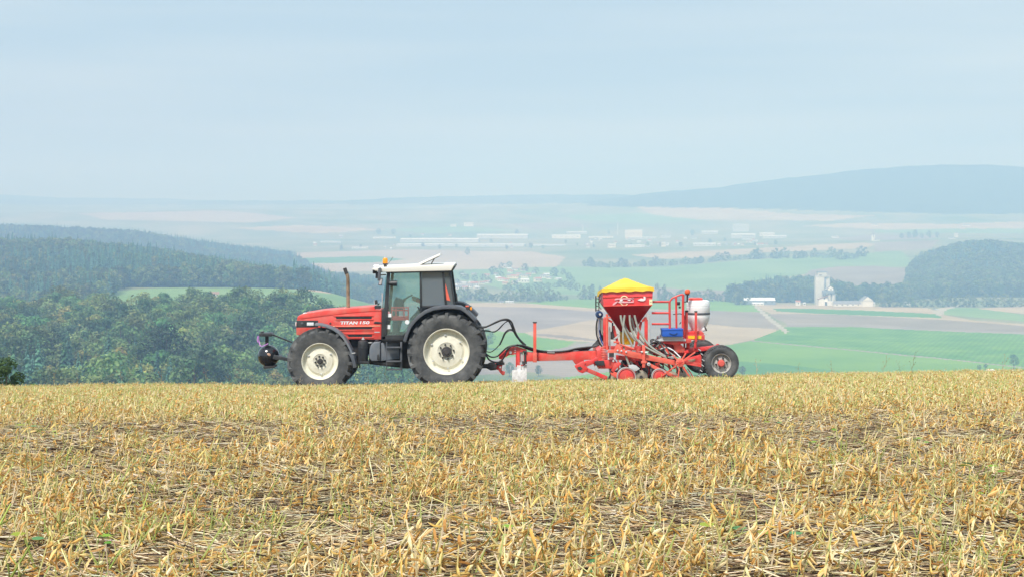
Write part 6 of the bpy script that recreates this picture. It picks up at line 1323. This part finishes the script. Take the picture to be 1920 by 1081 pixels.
# grain silo works
sp = ground_hit(1543, 571.5, 1900); S = (sp.y + CAM_D) / FPX
def sw(px, py, dy=0.0): return Vector((sp.x + (px - 1543) * S, sp.y + dy, sp.z + (571.5 - py) * S))
def sbox(b, x0, y0, x1, y1, d0, d1, bev=.1): a, c = sw(x0, y1), sw(x1, y0); add_box(b, Vector(((a.x + c.x) / 2, sp.y + (d0 + d1) / 2, (a.z + c.z) / 2)), (c.x - a.x, d1 - d0, c.z - a.z), bev)
SI = thing('grain_silo', 'tall pale concrete grain silo tower beside the valley trees', 'silo', tuple(sp))
part('silo_cell', CONC, SI, lambda b: add_lathe(b, [(5.6, -2), (5.6, (571.5 - 519.4) * S), (0, (571.5 - 519.4) * S)], sw(1538.4, 571.5, 9), 28, 'Z')); part('silo_cell', CONC, SI, lambda b: sbox(b, 1549.6, 519.8, 1557, 574, 4, 13))
part('silo_cell', CONC, SI, lambda b: sbox(b, 1530.4, 519.8, 1546.2, 574, 2, 14)); part('stair_shaft', BLUEG, SI, lambda b: sbox(b, 1546.4, 520, 1549.4, 574, 3, 12))
hd = part('headhouse', CONC, SI, lambda b: sbox(b, 1534.6, 510.6, 1551, 519.6, 2, 13)); part('headhouse_window', WIN, hd, lambda b: sbox(b, 1536.4, 515.4, 1541.6, 517, 1.85, 2.05, 0)); part('roof_slab', BLUEG, hd, lambda b: sbox(b, 1533.6, 509.4, 1552, 510.7, 1.5, 13.5)); part('catwalk', PALE, SI, lambda b: sbox(b, 1529, 517.6, 1534.4, 519.6, 3, 5)); part('catwalk', PALE, SI, lambda b: sbox(b, 1551.2, 517.6, 1556, 519.6, 3, 5))
EL = thing('grain_elevator', 'smaller grain elevator with white gabled top in front of the silo', 'silo', tuple(sw(1555, 571.5, -6)))
for x in (1553.4, 1561.6): part('bin', CONC, EL, lambda b: add_lathe(b, [(2.6, -2), (2.6, 14.4), (0, 15)], sw(x, 571.5, -5), 20, 'Z'))
part('upper_deck', BLUEG, EL, lambda b: (sbox(b, 1541, 544, 1562.6, 549, -9, 0, .1), sbox(b, 1545, 541.6, 1562, 544.2, -8, -1, .1)))
def gable_house(b, x0, x1, yb, ye, yr, d0, d1):
    add_prism(b, [(sw(x0, yb).x, sw(0, yb).z), (sw(x1, yb).x, sw(0, yb).z), (sw(x1, ye).x, sw(0, ye).z), (sw((x0 + x1) / 2, yr).x, sw(0, yr).z), (sw(x0, ye).x, sw(0, ye).z)], sp.y + d0, sp.y + d1)
gt = part('gabled_top', WALL[0], EL, lambda b: (gable_house(b, 1550, 1560, 544, 540, 536, -9.2, -1), sbox(b, 1547, 540.6, 1550, 543.6, -8, -2, 0))); part('window', WIN, gt, lambda b: sbox(b, 1554.4, 541, 1556.6, 542.6, -9.4, -9.1, 0)); part('roof', ROOF[1], gt, lambda b: (add_prism(b, [(sw(1555, 535.4).x, sw(0, 535.4).z), (sw(1561.2, 540.4).x, sw(0, 540.4).z), (sw(1561.2, 541).x, sw(0, 541).z), (sw(1555, 536.2).x, sw(0, 536.2).z), (sw(1548.8, 541).x, sw(0, 541).z), (sw(1548.8, 540.4).x, sw(0, 540.4).z)], sp.y - 9.1, sp.y - .8)))
oh = part('office', WALL[0], EL, lambda b: (sbox(b, 1532, 558, 1549, 572.5, -12, -5, 0), sbox(b, 1540, 563, 1558.6, 573, -14, -9, 0))); part('office_roof', ROOF[2], oh, lambda b: add_prism(b, [(sw(1531, 559).x, sw(0, 559).z), (sw(1549.6, 553).x, sw(0, 553).z), (sw(1549.6, 554.4).x, sw(0, 554.4).z), (sw(1531, 560.4).x, sw(0, 560.4).z)], sp.y - 12.4, sp.y - 4.6)); part('gate_opening', WIN, oh, lambda b: sbox(b, 1543, 564.5, 1547, 571, -14.2, -13.9, 0)); part('window', WIN, oh, lambda b: sbox(b, 1541, 557, 1544, 559.5, -12.2, -11.9, 0))
part('conveyor', BLUEG, EL, lambda b: add_bar(b, sw(1548, 545, -6), sw(1543, 553, -8), 2.0, 1.6))
def shed(nm, lb, px0, px1, py, hwall, hroof, wm, rm, depth=14, rz=0.0, nw=6):
    p = ground_hit((px0 + px1) / 2, py, 1900); s = (p.y + CAM_D) / FPX
    return house(nm, lb, 'building', p, (px1 - px0) * s, depth, hwall * s, hroof * s, wm, rm, rz, None, nw)
shed('farm_shed', 'long dark-fronted shed with pale roof left of the grain silo', 1394, 1452, 570, 7.5, 5.0, BLUEG, ROOF[3], 16, 0, 5)
shed('farm_shed', 'low white annex in the middle of the long shed front', 1410, 1431, 571, 2.6, 2.2, WALL[0], ROOF[3], 12, 0, 3)
shed('white_hut', 'small white hut between the long shed and the silo', 1492, 1500, 572, 7, 2.4, WALL[0], ROOF[0], 7, 0, 1)
shed('white_hut', 'tiny white hut right beside the silo yard', 1506, 1510, 572, 4, 1.6, WALL[0], ROOF[3], 5, 0, 1)
shed('warehouse', 'low white warehouse with dark roof right of the silo', 1562, 1612, 573, 4.6, 5.2, WALL[0], ROOF[1], 16, 0, 5)
p = ground_hit(1623, 573, 1900); s = (p.y + CAM_D) / FPX; wh_ = house('white_barn', 'tall white gabled barn at the right end of the warehouse', 'building', p + Vector((0, -4, 0)), 20, 20 * s, 11 * s, 7.6 * s, WALL[0], ROOF[1], R(90), None, 0)
shed('white_hut', 'low white shed just right of the tall white barn', 1632, 1640, 573, 6.5, 1.0, WALL[0], ROOF[3], 8, 0, 1)
shed('small_house', 'white house by the trees left of the country road', 1697, 1708, 571, 4, 3, WALL[0], ROOF[1], 8, .3, 2)
shed('small_house', 'long white bungalow at the field edge behind the tractor hoses', 948, 962, 567.5, 2.6, 1.2, WALL[0], ROOF[3], 9, .1, 3)
shed('small_house', 'low pale bungalow left of the long white one at the field edge', 934, 944, 567, 2, 1.2, WALL[0], ROOF[1], 8, -.1, 2)
p = ground_hit(402, 556, 1000); s = (p.y + CAM_D) / FPX; house('hill_farmhouse', 'white farmhouse with reddish roof half hidden by the near wood', 'house', p, 16 * s, 9, 5.5 * s, 4 * s, WALL[0], ROOF[2], .15, None, 3)
p = ground_hit(668, 549, 1430); s = (p.y + CAM_D) / FPX; house('hill_farmhouse', 'low farmhouse with red roof behind the exhaust pipe', 'house', p, 16 * s, 10, 3 * s, 4 * s, WALL[1], ROOF[0], -.1, None, 3)
p = ground_hit(1856, 697, 1000); s = (p.y + CAM_D) / FPX; house('small_barn', 'little white-roofed barn at the lower right edge of the green crop', 'barn', p, 12 * s, 6, 2.4 * s, 3 * s, WALL[2], WALL[0], .2, None, 1)
# vehicles on the far road
def far_car(px, py, col, lb):
    p = ground_hit(px, py, 1700); t = thing('parked_car', lb, 'car', tuple(p), 'vehicles on the country road')
    part('body', mat('car_paint', col, .3, var=.02, coat=.5), t, lambda b: add_prism(b, [(p.x + x, p.z + z) for x, z in ((-2.1, .35), (2.1, .35), (2.1, .85), (1.2, .95), (.6, 1.45), (-1.1, 1.45), (-1.8, .95), (-2.1, .9))], p.y - .85, p.y + .85, .06)); part('window', WIN, t, lambda b: add_prism(b, [(p.x + x, p.z + z) for x, z in ((1.0, .98), (.55, 1.38), (-1.05, 1.38), (-1.5, .98))], p.y - .87, p.y + .87))
    for x in (-1.3, 1.3):
        for y in (-.8, .8): part('wheel', RUBBER, t, lambda b: add_lathe(b, [(0, -.1), (.32, -.1), (.32, .1), (0, .1)], (p.x + x, p.y + y, p.z + .32), 14))
far_car(1757, 581, (.75, .77, .8), 'white car farther left on the country road'); far_car(1785, 575.5, (.8, .8, .8), 'white car farther right on the country road'); far_car(1752, 579, (.2, .24, .3), 'dark car next to the white one on the country road')
# ------------------------------------------------------------------ haze
bm = newbm(); bmesh.ops.create_cube(bm, size=1.0)
bmesh.ops.transform(bm, matrix=Matrix.Translation((0, 0, (HAZE_TOP - 178) / 2)) @ Matrix.Diagonal((50000, 50000, HAZE_TOP + 178, 1)), verts=bm.verts)
hm = bpy.data.materials.new('haze_air'); hm.use_nodes = True; t = hm.node_tree; t.nodes.clear()
ho = t.nodes.new('ShaderNodeOutputMaterial'); pv = t.nodes.new('ShaderNodeVolumePrincipled')
pv.inputs['Color'].default_value = (*HAZE_COL, 1); pv.inputs['Density'].default_value = HAZE_DENS; pv.inputs['Absorption Color'].default_value = (.58, .48, 0, 1); pv.inputs['Anisotropy'].default_value = 0.0
t.links.new(pv.outputs['Volume'], ho.inputs['Volume'])
tag(mk('haze', bm, hm, smooth=0), 'pale blue haze filling the whole valley', 'haze', kind='stuff')
